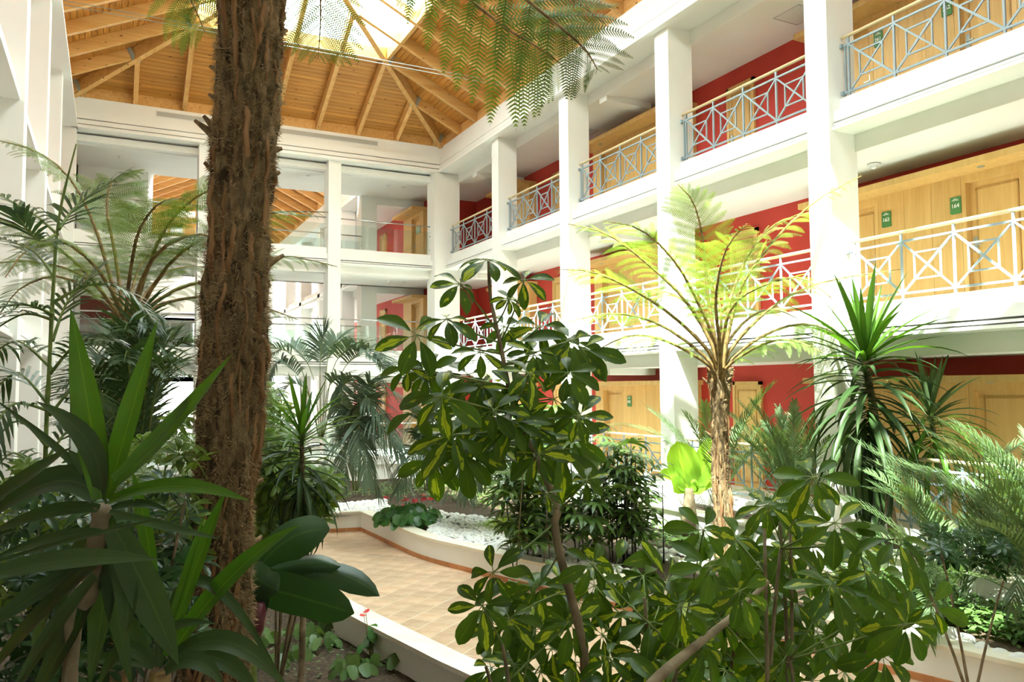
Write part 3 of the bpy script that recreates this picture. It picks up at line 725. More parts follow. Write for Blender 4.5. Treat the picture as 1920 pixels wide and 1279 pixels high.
def pebbles(poly, n, r):
    g_ = [G(a, b, SOILZ)[:2] for a, b in poly]; xs = [p[0] for p in g_]; ys = [p[1] for p in g_]; c = 0; tr_ = 0
    while c < n and tr_ < n*30:
        tr_ += 1
        x = rnd.uniform(min(xs), max(xs)); y = rnd.uniform(min(ys), max(ys))
        if inpoly(x, y, g_) and not inpoly(x, y, PS):
            v, f = pa[rnd.randrange(5)]; a = rnd.uniform(0, 6.28); s = r*rnd.uniform(.7, 1.25)
            R_ = np.array([[math.cos(a), -math.sin(a), 0], [math.sin(a), math.cos(a), 0], [0, 0, 1]])
            pe.add(v@R_.T*s+np.array([x, y, SOILZ+.045+rnd.uniform(0, .02)]), f); c += 1
pebbles([(822, 968), (935, 982), (950, 1016), (1070, 1046), (1180, 1075), (1120, 1085), (985, 1042), (820, 1016), (800, 1004), (812, 985)], 1500, .045)
pebbles([(560, 968), (600, 950), (720, 944), (735, 958), (706, 966), (680, 966), (600, 972), (560, 985)], 650, .05)
o = obj('pebble_field', pe, STONE, None, True); o['kind'] = 'stuff'; tag(o, 'bright white pebbles filling the bed beside the path', 'pebbles')

# ================================================================== PLANT TOOLS
LG = {}
LG['schef'] = leafmat('schefflera_leaf', (.018, .052, .005), (.075, .150, .010), .40, .38, 3, ((.36, .44, .02), .46), .28, True)
LG['schef2'] = leafmat('schefflera_leaf_bush', (.022, .066, .006), (.095, .185, .012), .42, .40, 3, ((.36, .42, .03), .52), .25, True)
LG['bush'] = leafmat('variegated_bush_leaf', (.050, .115, .014), (.17, .26, .03), .38, .42, 4, ((.58, .58, .08), .30), .4)
LG['darkbush'] = leafmat('dark_bush_leaf', (.012, .045, .012), (.03, .085, .02), .25, .3, 4)
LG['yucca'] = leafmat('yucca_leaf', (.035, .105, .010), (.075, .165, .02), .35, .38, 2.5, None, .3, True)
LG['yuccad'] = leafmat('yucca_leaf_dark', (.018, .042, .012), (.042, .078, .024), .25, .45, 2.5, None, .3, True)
LG['palm'] = leafmat('palm_leaflet', (.026, .060, .022), (.055, .105, .038), .25, .38, 2.5)
LG['kentia'] = leafmat('kentia_leaflet', (.075, .125, .085), (.13, .19, .13), .22, .42, 2)
LG['areca'] = leafmat('areca_leaflet', (.065, .115, .045), (.13, .20, .085), .30, .45, 2)
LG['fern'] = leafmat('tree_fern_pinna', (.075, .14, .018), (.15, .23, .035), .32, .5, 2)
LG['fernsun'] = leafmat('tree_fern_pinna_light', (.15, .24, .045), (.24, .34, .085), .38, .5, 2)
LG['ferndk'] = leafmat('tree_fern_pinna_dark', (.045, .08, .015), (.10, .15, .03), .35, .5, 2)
LG['banana'] = leafmat('banana_leaf', (.011, .040, .012), (.030, .082, .026), .3, .38, 1.5, None, .5, True)
LG['bananal'] = leafmat('banana_leaf_light', (.22, .42, .03), (.36, .55, .06), .45, .38, 1.5, None, .4, True)
LG['rhapis'] = leafmat('lady_palm_leaf', (.045, .10, .022), (.11, .18, .045), .28, .3, 2)
LG['ground'] = leafmat('ground_cover_leaf', (.05, .12, .03), (.13, .21, .06), .3, .4, 3)
LG['moss'] = leafmat('soft_green', (.28, .42, .04), (.42, .55, .09), .4, .6, 3)
LG['anth'] = leafmat('anthurium_leaf', (.035, .13, .035), (.10, .25, .07), .28, .25, 3)
REDF = mat('anthurium_spathe', (.70, .03, .04), .3); CREAM = mat('spadix', (.80, .62, .35), .5)
STEMG = noisy('green_stem', (.10, .17, .03), (.20, .26, .06), 12, .5)
STIPE = noisy('brown_stipe', (.13, .075, .025), (.30, .20, .07), 14, .7)
STEMB = noisy('grey_brown_bark', (.12, .085, .045), (.27, .21, .13), 9, .85, .6)
PURP = mat('banana_bud', (.12, .02, .035), .4)
FIB = noisy('fern_trunk_fibre', (.045, .028, .013), (.25, .17, .085), 26, .95, 1.0, 8, (1, 1, .35), .6)
FIB2 = noisy('fern_trunk_fibre_pale', (.085, .055, .026), (.30, .20, .10), 30, .95, .8, 8, (1, 1, .3), .6)
ROOTM = noisy('fern_root_cord', (.15, .070, .027), (.36, .20, .09), 16, .8, .5, 6, (1, 1, .2))
FUZZ = mat('root_hair', (.36, .26, .14), .9, spec=.1)

def norm(v): v = np.asarray(v, float); return v/(np.linalg.norm(v)+1e-12)
def frame(t, up):
    t = norm(t); s_ = np.cross(up, t)
    if np.linalg.norm(s_) < 1e-3: s_ = np.cross((1, 0, 0), t)
    s_ = norm(s_); return t, s_, np.cross(t, s_)
def bez(a, m, b, n):
    a, m, b = (np.array(q, float) for q in (a, m, b)); c = 2*m-.5*(a+b)
    return [(1-t)**2*a+2*t*(1-t)*c+t*t*b for t in np.linspace(0, 1, n)]
def curve(pts, n):
    """Catmull-Rom through 3-D points, n samples"""
    pts = [np.array(p, float) for p in pts]; m = len(pts)-1; out = []
    for q in np.linspace(0, m-1e-6, n):
        i = int(q); t = q-i; p0, p1, p2, p3 = pts[max(i-1, 0)], pts[i], pts[i+1], pts[min(i+2, m)]
        out.append(.5*((2*p1)+(-p0+p2)*t+(2*p0-5*p1+4*p2-p3)*t*t+(-p0+3*p1-3*p2+p3)*t**3))
    return out
def W_strap(t): return (.55+.45*math.sin(min(t/.45, 1)*PI/2))*(1 if t < .5 else max(0, 1-((t-.5)/.5)**1.7))
def W_ellip(t): return max(.02, math.sin(PI*min(1, t**.85))**.75)
def W_obov(t): return max(.02, math.sin(PI*min(1, t**1.35))**.65) if t < .985 else .12
def W_ban(t): return max(.03, min(1, (t/.12)**.6)*min(1, ((1-t)/.22)**.55))
def blade(mb, pts, w, wf, up, fold=.15, wave=0, rng=rnd):
    """leaf blade along pts, V-folded, with UV (u along, v across)"""
    n = len(pts); V = []; UV = []; ph = rng.uniform(0, 6)
    for i, p in enumerate(pts):
        t = i/(n-1); tg = pts[min(i+1, n-1)]-pts[max(i-1, 0)]; _, s_, u_ = frame(tg, up); h = w*.5*wf(t)
        wz = wave*w*math.sin(ph+t*13)
        for k, vv in ((-1, 0), (-.5, .25), (0, .5), (.5, .75), (1, 1)):
            V.append(p+s_*h*k+u_*(abs(k)**1.3*fold*h*2+(wz*abs(k)*(1 if k > 0 else -1)))); UV.append((t, vv))
    Fc = [(i*5+k, i*5+k+1, (i+1)*5+k+1, (i+1)*5+k) for i in range(n-1) for k in range(4)]
    return mb.add(V, Fc, UV)
def arc(L, a0, droop, n):
    """planar arc from the origin in the XZ plane: start elevation a0, bending down by droop radians in total"""
    p = np.zeros(3); out = [p.copy()]
    for i in range(n-1):
        a = a0-droop*((i+.5)/(n-1))**1.2; p = p+np.array([math.cos(a), 0, math.sin(a)])*L/(n-1); out.append(p.copy())
    return out
def mtx(loc, d, up, s=1.0):
    t, s_, u_ = frame(d, up); m4 = Matrix.Identity(4)
    for i in range(3): m4[i][0] = t[i]*s; m4[i][1] = s_[i]*s; m4[i][2] = u_[i]*s; m4[i][3] = loc[i]
    return m4
def put(name, me, root, parent, m4):
    o = bpy.data.objects.new(name, me); COL.objects.link(o); o.parent = parent
    o.matrix_local = Matrix.Translation(-Vector(root.location)) @ m4
    return o
def blade_mesh(name, L, w, wf, m, droop=.6, fold=.15, n=8, wave=0):
    mb = MB(); blade(mb, arc(L, 0, droop, n), w, wf, (0, 0, 1), fold, wave); return mb.mesh(name, m, True)
def az(a, e): return np.array([math.cos(a)*math.cos(e), math.sin(a)*math.cos(e), math.sin(e)])

def rosette(root, c, n, L, w, m, e0=1.45, e1=-.6, nm='leaf', seed=1, parent=None, axis_len=.25, droop=1.0):
    """sword-leaved rosette: upright young leaves on top, older ones drooping"""
    r = random.Random(seed); c = np.array(c, float)
    var = [blade_mesh(nm, 1, w/L, W_strap, m, d*droop, .22, 8) for d in (.08, .45, 1.0, 1.7)]
    for i in range(n):
        k = i/max(1, n-1); e = e0+(e1-e0)*k+r.uniform(-.12, .12); a = i*2.4+r.uniform(-.3, .3)
        vi = 0 if e > 1.0 else (1 if e > .5 else (2 if e > 0 or r.random() < .4 else 3))
        d = az(a, e); s = L*r.uniform(.75, 1.05)*(.8 if k < .1 else 1)
        put(nm, var[vi], root, parent or root, mtx(c-np.array([0, 0, axis_len*k]), d, (0, 0, 1) if e < 1.35 else (math.cos(a+PI), math.sin(a+PI), 0), s))

def pinnate(mb, pts, llen, lw, n, t0=.2, vang=.35, fwd=.9, droop=.9, up=(0, 0, 1), seed=0, seg=3, lenf=None, r0=.012):
    """feather palm frond: tapering rachis and two rows of narrow leaflets"""
    r = random.Random(seed); N_ = len(pts)
    mb.tube(pts, [r0*(1-.8*i/(N_-1)) for i in range(N_)], 5, False)
    for i in range(n):
        t = t0+(1-t0)*(i/(n-1))**.97; q = t*(N_-1); k = min(int(q), N_-2); u = q-k
        p = pts[k]*(1-u)+pts[k+1]*u; tg, s_, u_ = frame(pts[k+1]-pts[k], up)
        x = (t-t0)/(1-t0); L = llen*(lenf(x) if lenf else (.45+.55*math.sin(PI*min(1, x*.9+.12))))
        f = fwd*(1-.55*x)
        for sg in (-1, 1):
            d = norm(s_*sg*math.sin(f+.0)+tg*math.cos(f)+u_*vang+np.array([r.uniform(-.08, .08) for _ in range(3)]))
            c = [p]; dd = d.copy(); Ls = L*r.uniform(.88, 1.06)
            for j in range(seg):
                c.append(c[-1]+dd*Ls/seg); dd = norm(dd+np.array([0, 0, -droop/seg*(.5+j*.5)]))
            V = []; sd_ = np.cross(d, u_); sd_ = norm(sd_)
            for j, cp in enumerate(c):
                ww = lw*.5*(.55, 1, .8, .05)[min(j, 3)] if seg == 3 else lw*.5*(1-j/seg*.9)
                V += [cp-sd_*ww, cp+sd_*ww]
            mb.add(V, [(2*j, 2*j+1, 2*j+3, 2*j+2) for j in range(len(c)-1)])
    return mb

# bipinnate tree-fern pinna templates (unit length along X)
def pinna_template(n=24, droop=.5, plen=.125, seed=0):
    V = []; Fc = []; base = arc(1, .12, droop, 9)
    def at(t):
        q = t*8; k = min(int(q), 7); u = q-k; return base[k]*(1-u)+base[k+1]*u, norm(base[k+1]-base[k])
    for i in range(9):
        w = .007*(1-i/9); V += [base[i]+np.array([0, -w, 0]), base[i]+np.array([0, w, 0])]
    Fc += [(2*i, 2*i+1, 2*i+3, 2*i+2) for i in range(8)]
    for i in range(n):
        t = .05+.93*i/n; p, tg = at(t); L = plen*(.45+.55*math.sin(PI*min(1, t*.75+.22)))*(1 if t < .75 else (1-t)/.25*.8+.2); w = .52/n
        for sg in (-1, 1):
            d = norm(np.array([tg[0]*.45, sg*.9, tg[2]*.45-.12])); b = len(V)
            V += [p-tg*w*.45, p+d*L*.5-tg*w*.42, p+d*L+tg*w*.35, p+d*L*.55+tg*w*.48, p+tg*w*.45]
            Fc.append((b, b+1, b+2, b+3, b+4))
    return np.array(V), Fc
PT = [pinna_template(24, d) for d in (.25, .6, 1.1)]
PT2 = [pinna_template(22, d, .17) for d in (.25, .6, 1.1)]
def fern_frond(mb, pts, plen, n, t0=.25, up=(0, 0, 1), seed=0, fwd=1.15, vdroop=0, r0=.012, curl=0, T=None):
    r = random.Random(seed); N_ = len(pts)
    for i in range(n):
        x = i/(n-1); t = t0+(.995-t0)*x; q = t*(N_-1); k = min(int(q), N_-2); u = q-k
        p = pts[k]*(1-u)+pts[k+1]*u; tg, s_, u_ = frame(pts[k+1]-pts[k], up)
        L = plen*(.55+.45*math.sin(PI*min(1, x*1.1+.1)) if x < .45 else (1-x)/.55*.92+.06)
        L = plen*max(.07, min(1, (.5+1.3*x))*(1 if x < .5 else ((1-x)/.5)**.8))
        f = fwd*(1-.35*x)
        for sg in (-1, 1):
            d = norm(s_*sg*math.sin(f)+tg*math.cos(f)+np.array([0, 0, -vdroop])+np.array([r.uniform(-.06, .06) for _ in range(3)]))
            V, Fc = (T or PT)[r.choice((0, 1, 1, 2)) if not curl else 2]; a, b, c = frame(d, u_+np.array([0, 0, .3]))
            Rm = np.stack([a, b, c]); mb.add(V@Rm*L*r.uniform(.92, 1.06)+p, Fc)
    return mb
def fern_parts(t, pts, plen, n, m, seed, t0=.25, r0=.014, nm='frond', **k):
    pts = curve(pts, 14)
    o = MB(); o.tube(pts, [r0*(1-.85*i/13) for i in range(14)], 6); f = part(nm, o, STIPE, t, True)
    o = MB(); fern_frond(o, pts, plen, n, t0, seed=seed, **k); part('pinnae', o, m, f)

# ================================================================== TREE FERNS
def fern_trunk(t, axis, rad, nz, nth, cords, hairs, stubs, seed, hair_len=.03, low=.15):
    """fibrous trunk: lumpy core, vertical root cords, frond stubs and loose hair"""
    r = random.Random(seed); ax = curve(axis, nz); rr = np.interp(np.linspace(0, 1, nz), np.linspace(0, 1, len(rad)), rad)
    V = []
    def surf(k, a, extra=0):
        k0 = min(max(int(k), 0), nz-1); p = ax[k0]; R0 = rr[k0]
        dx, dy = math.cos(a), math.sin(a); z = p[2]
        d = .24*mnoise.noise((dx*2.2+seed, dy*2.2, z*1.5))+.24*mnoise.noise((dx*4.5, dy*4.5+seed, z*3.0))+.13*mnoise.noise((dx*10, dy*10, z*7))+.06*mnoise.noise((dx*22, dy*22, z*20))
        R_ = R0*(1+d)+extra
        return np.array([p[0]+dx*R_, p[1]+dy*R_, p[2]])
    for k in range(nz):
        for j in range(nth): V.append(surf(k, 2*PI*j/nth))
    Fc = [(k*nth+j, k*nth+(j+1) % nth, (k+1)*nth+(j+1) % nth, (k+1)*nth+j) for k in range(nz-1) for j in range(nth)]
    o = MB(); o.add(V, Fc+[tuple((nz-1)*nth+j for j in range(nth))]); part('trunk', o, FIB, t, True)
    H = (ax[-1][2]-ax[0][2])/nz
    o = MB()
    for i in range(cords):
        k = int(nz*min(.97, r.random()**2.1)); n_ = max(3, int(r.uniform(.12, .55)/abs(H)/3)); a = r.uniform(0, 2*PI); pts = []
        ww = r.uniform(.006, .017)*rad[0]/.15
        for q in range(n_+1):
            kk = min(nz-1, k+q*3); a += r.uniform(-.05, .05); pts.append(surf(kk, a, ww*.3*(1 if 0 < q < n_ else -2)))
        o.tube(pts, [ww*(.6 if q in (0, n_) else 1) for q in range(n_+1)], 5)
    c = part('root_cords', o, ROOTM, t, True); c['kind'] = 'stuff'
    for i in range(stubs):
        k = int(nz*r.uniform(.28, .97)); a = r.uniform(0, 2*PI); b = surf(k, a, -.02); out = np.array([math.cos(a), math.sin(a), r.uniform(.3, 1.1)]); L = r.uniform(.05, .12)*rad[0]/.15
        o = MB(); e = b+out*L; o.tube([b, (b+e)/2+np.array([0, 0, .004]), e], [.024*rad[0]/.15, .018*rad[0]/.15, .009*rad[0]/.15], 7); part('frond_stub', o, FIB2, t, True)
    # matted fibre tufts
    o = MB()
    tc_ = [(r.randrange(nz), r.uniform(0, 2*PI)) for _ in range(max(60, hairs//60))]
    for i in range(hairs):
        if i % 3: q_ = tc_[r.randrange(len(tc_))]; k = min(nz-1, max(0, int(q_[0]+r.gauss(0, nz*.008)))); a = q_[1]+r.gauss(0, .12)
        else: k = r.randrange(nz); a = r.uniform(0, 2*PI)
        b = surf(k, a, -.004); L = hair_len*r.uniform(.5, 1.5)
        d = norm([math.cos(a)+r.uniform(-.9, .9), math.sin(a)+r.uniform(-.9, .9), r.uniform(-1.1, 1.1)])
        s_ = norm(np.cross(d, (r.uniform(-1, 1), r.uniform(-1, 1), .3)))*L*.05; m2 = b+d*L*.55; e = b+d*L+np.array([r.uniform(-.3, .3), r.uniform(-.3, .3), r.uniform(-.5, .2)])*L*.7
        o.add([b-s_, b+s_, m2+s_*.8, m2-s_*.8, e], [(0, 1, 2, 3), (3, 2, 4)])
    h_ = part('fibre_hair', o, FUZZ, t); h_['kind'] = 'stuff'

# --- foreground tree fern
D1 = 3.9
ax1 = [P(395, 1330, D1), P(412, 1100, D1), P(426, 900, D1), P(440, 640, D1), P(450, 400, D1), P(465, 150, D1), P(474, -60, D1)]
b0 = np.array([ax1[0][0]-.03, ax1[0][1], .03])
TF1 = thing('tree_fern', 'tall tree fern in the left foreground with thick shaggy brown trunk', 'tree fern', tuple(b0))
fern_trunk(TF1, [b0]+ax1, [.145, .14, .135, .135, .143, .140, .138, .145, .15], 420, 64, 300, 52000, 40, 3)
def Pp(D, *l): return [P(a, b, D+(c[0] if c else 0)) for a, b, *c in l]
cr1 = (474, -75)
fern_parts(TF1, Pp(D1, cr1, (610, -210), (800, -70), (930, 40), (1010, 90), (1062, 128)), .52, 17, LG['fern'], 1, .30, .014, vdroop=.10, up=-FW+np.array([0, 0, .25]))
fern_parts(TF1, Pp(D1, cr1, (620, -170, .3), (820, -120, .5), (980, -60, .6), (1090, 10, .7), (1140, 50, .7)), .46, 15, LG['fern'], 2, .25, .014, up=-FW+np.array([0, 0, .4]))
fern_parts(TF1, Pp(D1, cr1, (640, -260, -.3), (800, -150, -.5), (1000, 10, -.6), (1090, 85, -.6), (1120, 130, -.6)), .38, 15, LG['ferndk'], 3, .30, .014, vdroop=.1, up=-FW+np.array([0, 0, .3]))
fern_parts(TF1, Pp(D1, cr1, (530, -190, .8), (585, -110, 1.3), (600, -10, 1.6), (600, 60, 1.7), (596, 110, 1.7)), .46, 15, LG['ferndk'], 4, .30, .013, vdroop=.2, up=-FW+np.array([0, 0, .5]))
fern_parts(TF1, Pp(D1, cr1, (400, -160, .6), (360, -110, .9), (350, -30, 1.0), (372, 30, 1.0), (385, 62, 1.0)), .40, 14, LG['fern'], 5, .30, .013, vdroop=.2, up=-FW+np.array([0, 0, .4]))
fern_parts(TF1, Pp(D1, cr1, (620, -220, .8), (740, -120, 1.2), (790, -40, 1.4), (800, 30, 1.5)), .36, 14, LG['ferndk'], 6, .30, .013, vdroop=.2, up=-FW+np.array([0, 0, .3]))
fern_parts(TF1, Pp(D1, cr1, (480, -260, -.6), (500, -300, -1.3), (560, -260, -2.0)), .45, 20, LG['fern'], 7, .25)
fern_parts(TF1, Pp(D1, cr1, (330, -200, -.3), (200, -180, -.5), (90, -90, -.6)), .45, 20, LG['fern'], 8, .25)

# --- left-hand tree fern behind
D2 = 7.6
c2 = P(236, 598, D2); b2 = np.array([c2[0], c2[1], .03])
TF2 = thing('tree_fern', 'tree fern with wide umbrella crown left of the thick trunk', 'tree fern', tuple(b2))
fern_trunk(TF2, [b2, (b2+c2)/2, P(233, 660, D2), P(236, 600, D2)], [.10, .10, .105, .125], 150, 30, 90, 7000, 12, 11, .03)
F2 = [([(222, 580), (182, 437), (135, 340), (70, 285), (-10, 262)], .42, 0), ([(218, 585), (150, 500), (60, 435), (-60, 395)], .42, -.3), ([(222, 590), (160, 520), (60, 490), (-50, 500)], .40, .3),
      ([(250, 590), (298, 450), (360, 375), (440, 345), (520, 372)], .46, 0), ([(255, 592), (320, 492), (395, 440), (500, 400), (615, 398)], .44, -.2), ([(258, 595), (332, 542), (420, 520), (520, 480), (632, 500)], .42, .3),
      ([(262, 597), (310, 568), (400, 556), (490, 575), (560, 600)], .36, .5), ([(237, 580), (246, 500), (262, 430), (300, 380), (350, 372)], .40, -.6), ([(230, 580), (215, 470), (200, 390), (215, 335), (270, 318)], .42, .4),
      ([(245, 585), (290, 480), (370, 440), (450, 470), (470, 520)], .36, -.9), ([(228, 585), (180, 500), (110, 450), (50, 470), (10, 520)], .34, -.7), ([(250, 590), (300, 520), (350, 500), (420, 505)], .32, .9), ([(240, 585), (262, 500), (300, 470), (340, 480)], .34, 1.0), ([(220, 590), (120, 520), (40, 540), (0, 590)], .30, .8)]
for i, (l, pl, dd) in enumerate(F2):
    l = [(236+(l[0][0]-236)*.3, 632)]+l; n_ = len(l)-1
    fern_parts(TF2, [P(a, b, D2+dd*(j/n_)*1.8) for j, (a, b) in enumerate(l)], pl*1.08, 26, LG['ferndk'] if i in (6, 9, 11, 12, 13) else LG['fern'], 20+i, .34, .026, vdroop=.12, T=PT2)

# --- sunlit tree fern in front of the right gallery
b3 = G(1364, 1062, SOILZ); b3[2] -= .02; D3 = depth(b3)
TF3 = thing('tree_fern', 'slender tree fern with pale sunlit crown before the right gallery', 'tree fern', tuple(b3))
fern_trunk(TF3, [b3, P(1352, 900, D3), P(1350, 780, D3), P(1350, 690, D3)], [.155, .115, .11, .16], 130, 26, 110, 5000, 10, 17, .03)
F3 = [([(1345, 660), (1328, 560), (1318, 450), (1300, 380), (1270, 345)], 0), ([(1360, 655), (1381, 564), (1408, 507), (1470, 430), (1540, 370), (1615, 330)], .0), ([(1362, 668), (1414, 605), (1481, 554), (1560, 525), (1690, 505)], .2),
      ([(1365, 680), (1430, 630), (1500, 608), (1560, 622), (1610, 660)], .3), ([(1362, 690), (1420, 650), (1480, 637), (1540, 660)], -.5), ([(1340, 660), (1290, 570), (1220, 500), (1140, 440), (1065, 420)], .2), ([(1335, 668), (1270, 600), (1190, 545), (1110, 510), (1040, 505)], -.2),
      ([(1333, 680), (1240, 610), (1150, 588), (1060, 605)], .4), ([(1330, 686), (1250, 640), (1180, 630), (1110, 662)], -.3), ([(1345, 655), (1310, 570), (1265, 490), (1200, 430), (1130, 415)], -.4), ([(1356, 650), (1376, 540), (1430, 440), (1500, 400)], .4),
      ([(1350, 655), (1342, 560), (1360, 470), (1400, 420)], -.8), ([(1352, 655), (1370, 580), (1420, 540), (1500, 520), (1560, 560)], -.6), ([(1345, 660), (1300, 580), (1240, 545), (1180, 560)], .8), ([(1355, 660), (1400, 600), (1450, 580), (1500, 600)], .9), ([(1350, 655), (1350, 570), (1320, 500), (1290, 480)], .9)]
for i, (l, dd) in enumerate(F3):
    l = [(1350+(l[0][0]-1350)*.4, 722)]+l; n_ = len(l)-1
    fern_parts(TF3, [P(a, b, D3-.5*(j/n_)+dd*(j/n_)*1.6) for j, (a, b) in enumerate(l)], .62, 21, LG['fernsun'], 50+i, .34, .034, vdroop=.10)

# ================================================================== SCHEFFLERAS
LV = {}
def leaflets(key):
    if key not in LV: LV[key] = [blade_mesh('leaflet', 1, w, W_obov, LG[key], d, .12, 8, .02) for w, d in ((.42, .35), (.46, .7), (.38, 1.0), (.44, .5))]
    return LV[key]
def compound(root, c, base, L, key, r, n=None, nrm=None, nm='leaf'):
    """palmately compound leaf: petiole is the part, its leaflets the sub-parts"""
    c = np.array(c, float); base = np.array(base, float)
    if nrm is None: nrm = norm([r.uniform(-.5, .5)-FW[0]*.7, r.uniform(-.4, .4)-FW[1]*.7, .55+r.uniform(-.2, .3)])
    o = MB(); mid = (c+base)/2+np.array([0, 0, -.02+r.uniform(0, .03)]); o.tube(bez(base, mid, c, 6), [.0042, .004, .0036, .0032, .003, .0034], 6)
    n = n or r.choice((6, 7, 7, 8)); a0 = r.uniform(0, 6.28); e1 = norm(np.cross(nrm, (0.3, .2, 1))); e2 = np.cross(nrm, e1)
    lv = leaflets(key); ds = []
    for i in range(n):
        a = a0+2*PI*i/n+r.uniform(-.15, .15); d = norm(e1*math.cos(a)+e2*math.sin(a)+np.array([0, 0, -.28]))
        ds.append((d, L*r.uniform(.66, 1.05))); o.tube([c, c+d*L*.2], [.0022, .0016], 4, False)
    pt_ = part(nm, o, STEMG, root, True)
    for d, s in ds: put('leaflet', lv[r.randrange(4)], root, pt_, mtx(c+d*L*.16, d, nrm, s))
def px2m(r_, D): return r_/F_PX*D
r = random.Random(5); DS = 3.05
stem = [(1100, 1330), (1090, 1200), (1068, 1110), (1050, 1040), (1040, 985), (1044, 950), (1015, 880), (985, 820), (957, 740), (937, 640), (920, 560), (916, 490)]
SP = [P(a, b, DS) for a, b in stem]; sb = np.array([SP[0][0]+.05, SP[0][1]-.02, .03])
SF = thing('schefflera', 'tall variegated umbrella plant with bare leaning stem in the centre foreground', 'shrub', tuple(sb))
cs = curve([sb]+SP, 60); o = MB(); o.tube(cs, [max(.006, .019*(1-.75*(i/59)**1.5))*(1+.10*(i % 4 == 0)) for i in range(60)], 9); part('stem', o, STEMB, SF, True)
lp = [(914, 486, 66, 496), (862, 532, 50, 620), (983, 525, 50, 640), (782, 628, 84, 660), (838, 598, 58, 640), (945, 612, 44, 650), (1012, 612, 62, 660), (1072, 638, 78, 690), (1092, 655, 70, 690), (878, 702, 66, 720), (992, 700, 62, 760), (828, 742, 82, 780), (1038, 748, 78, 770), (925, 770, 66, 800), (848, 815, 84, 790), (1050, 838, 84, 830), (868, 845, 78, 860), (900, 660, 48, 690), (962, 792, 66, 800), (1000, 800, 60, 800), (880, 770, 66, 800), (955, 560, 34, 600), (800, 700, 56, 720), (1065, 700, 58, 740), (905, 812, 60, 810), (1085, 780, 56, 800),
      (780, 770, 66, 800), (815, 860, 70, 830), (905, 720, 60, 750), (1000, 660, 56, 690), (960, 730, 60, 740), (1075, 820, 66, 820), (930, 830, 60, 830), (1010, 850, 60, 850), (765, 690, 52, 720), (925, 1073, 62, 985), (1010, 1098, 64, 1040), (955, 1160, 66, 1100), (1025, 925, 30, 950), (1100, 900, 44, 960)]
for i, (a, b, rr_, sy) in enumerate(lp):
    D = DS+r.uniform(-.22, .22); c = P(a, b, D)
    z = P(1000, sy, DS)[2]; k = min(range(60), key=lambda q: abs(cs[q][2]-z))
    compound(SF, c, cs[k], px2m(rr_, D)*1.08, 'schef', r, n=(3 if i == 26 else None))
# foreground bushes
def in_px(poly):
    xs = [p[0] for p in poly]; ys = [p[1] for p in poly]
    while True:
        x, y = r.uniform(min(xs), max(xs)), r.uniform(min(ys), max(ys))
        if inpoly(x, y, poly): return x, y
def schef_bush(label, poly, n, D0, D1_, rad, base_px, key, extra=()):
    bD = (D0+D1_)/2; bp = P(*base_px, bD); b = np.array([bp[0], bp[1], sz(bp)-.02])
    t = thing('schefflera', label, 'shrub', tuple(b))
    top = [P(*in_px(poly), r.uniform(D0, D1_)) for _ in range(7)]; br = []
    for q in top:
        m2 = (b+q)/2+np.array([r.uniform(-.1, .1), r.uniform(-.1, .1), .05]); c_ = bez(b, m2, q-np.array([0, 0, .08]), 12); br.append(c_)
        o = MB(); o.tube(c_, [.016*(1-.6*i/11) for i in range(12)], 7); part('branch', o, STEMB, t, True)
    pts = []
    for i in range(n*6):      # spread leaves evenly
        c = in_px(poly)
        if all(math.dist(c, q) > rad*.62 for q in pts): pts.append(c)
        if len(pts) >= n: break
    for (a, bb) in list(pts)+list(extra):
        D = r.uniform(D0, D1_); c = P(a, bb, D); best = min((np.linalg.norm(q-(c-np.array([0, 0, .18]))), j, k) for j, s_ in enumerate(br) for k, q in enumerate(s_))
        compound(t, c, br[best[1]][best[2]], px2m(rad*r.uniform(.8, 1.15), D), key, r)
    return t
schef_bush('dense umbrella plant at the bottom centre, in front of the tiled path', [(900, 1120), (1000, 1075), (1120, 1050), (1230, 1060), (1300, 1130), (1290, 1330), (910, 1330)], 40, 2.7, 3.5, 66, (1120, 1400), 'schef')
schef_bush('large leafy umbrella plant filling the lower right foreground', [(1240, 1100), (1300, 990), (1420, 960), (1500, 885), (1560, 960), (1640, 980), (1690, 1080), (1700, 1130), (1600, 1180), (1570, 1330), (1230, 1330)], 42, 2.7, 3.7, 80, (1420, 1400), 'schef2', [(1525, 895), (1470, 945), (1680, 1010), (1745, 1135), (1640, 1170), (1700, 1170), (1655, 1230)])
schef_bush('umbrella plant leaves behind the large lower right bush', [(1290, 1040), (1400, 1010), (1560, 1010), (1640, 1060), (1600, 1150), (1500, 1330), (1250, 1330)], 34, 3.6, 4.3, 66, (1400, 1380), 'schef2')
# branches seen at the bottom
t = thing('cut_branch', 'bare brown branch crossing the bottom edge right of centre', 'branch', tuple(P(1180, 1330, 2.5)))
o = MB(); o.tube(curve([P(1180, 1330, 2.5), P(1240, 1265, 2.6), P(1300, 1215, 2.7), P(1380, 1150, 2.9), P(1440, 1090, 3.0)], 14), [.022-.001*i for i in range(14)], 8); part('wood', o, STEMB, t, True)

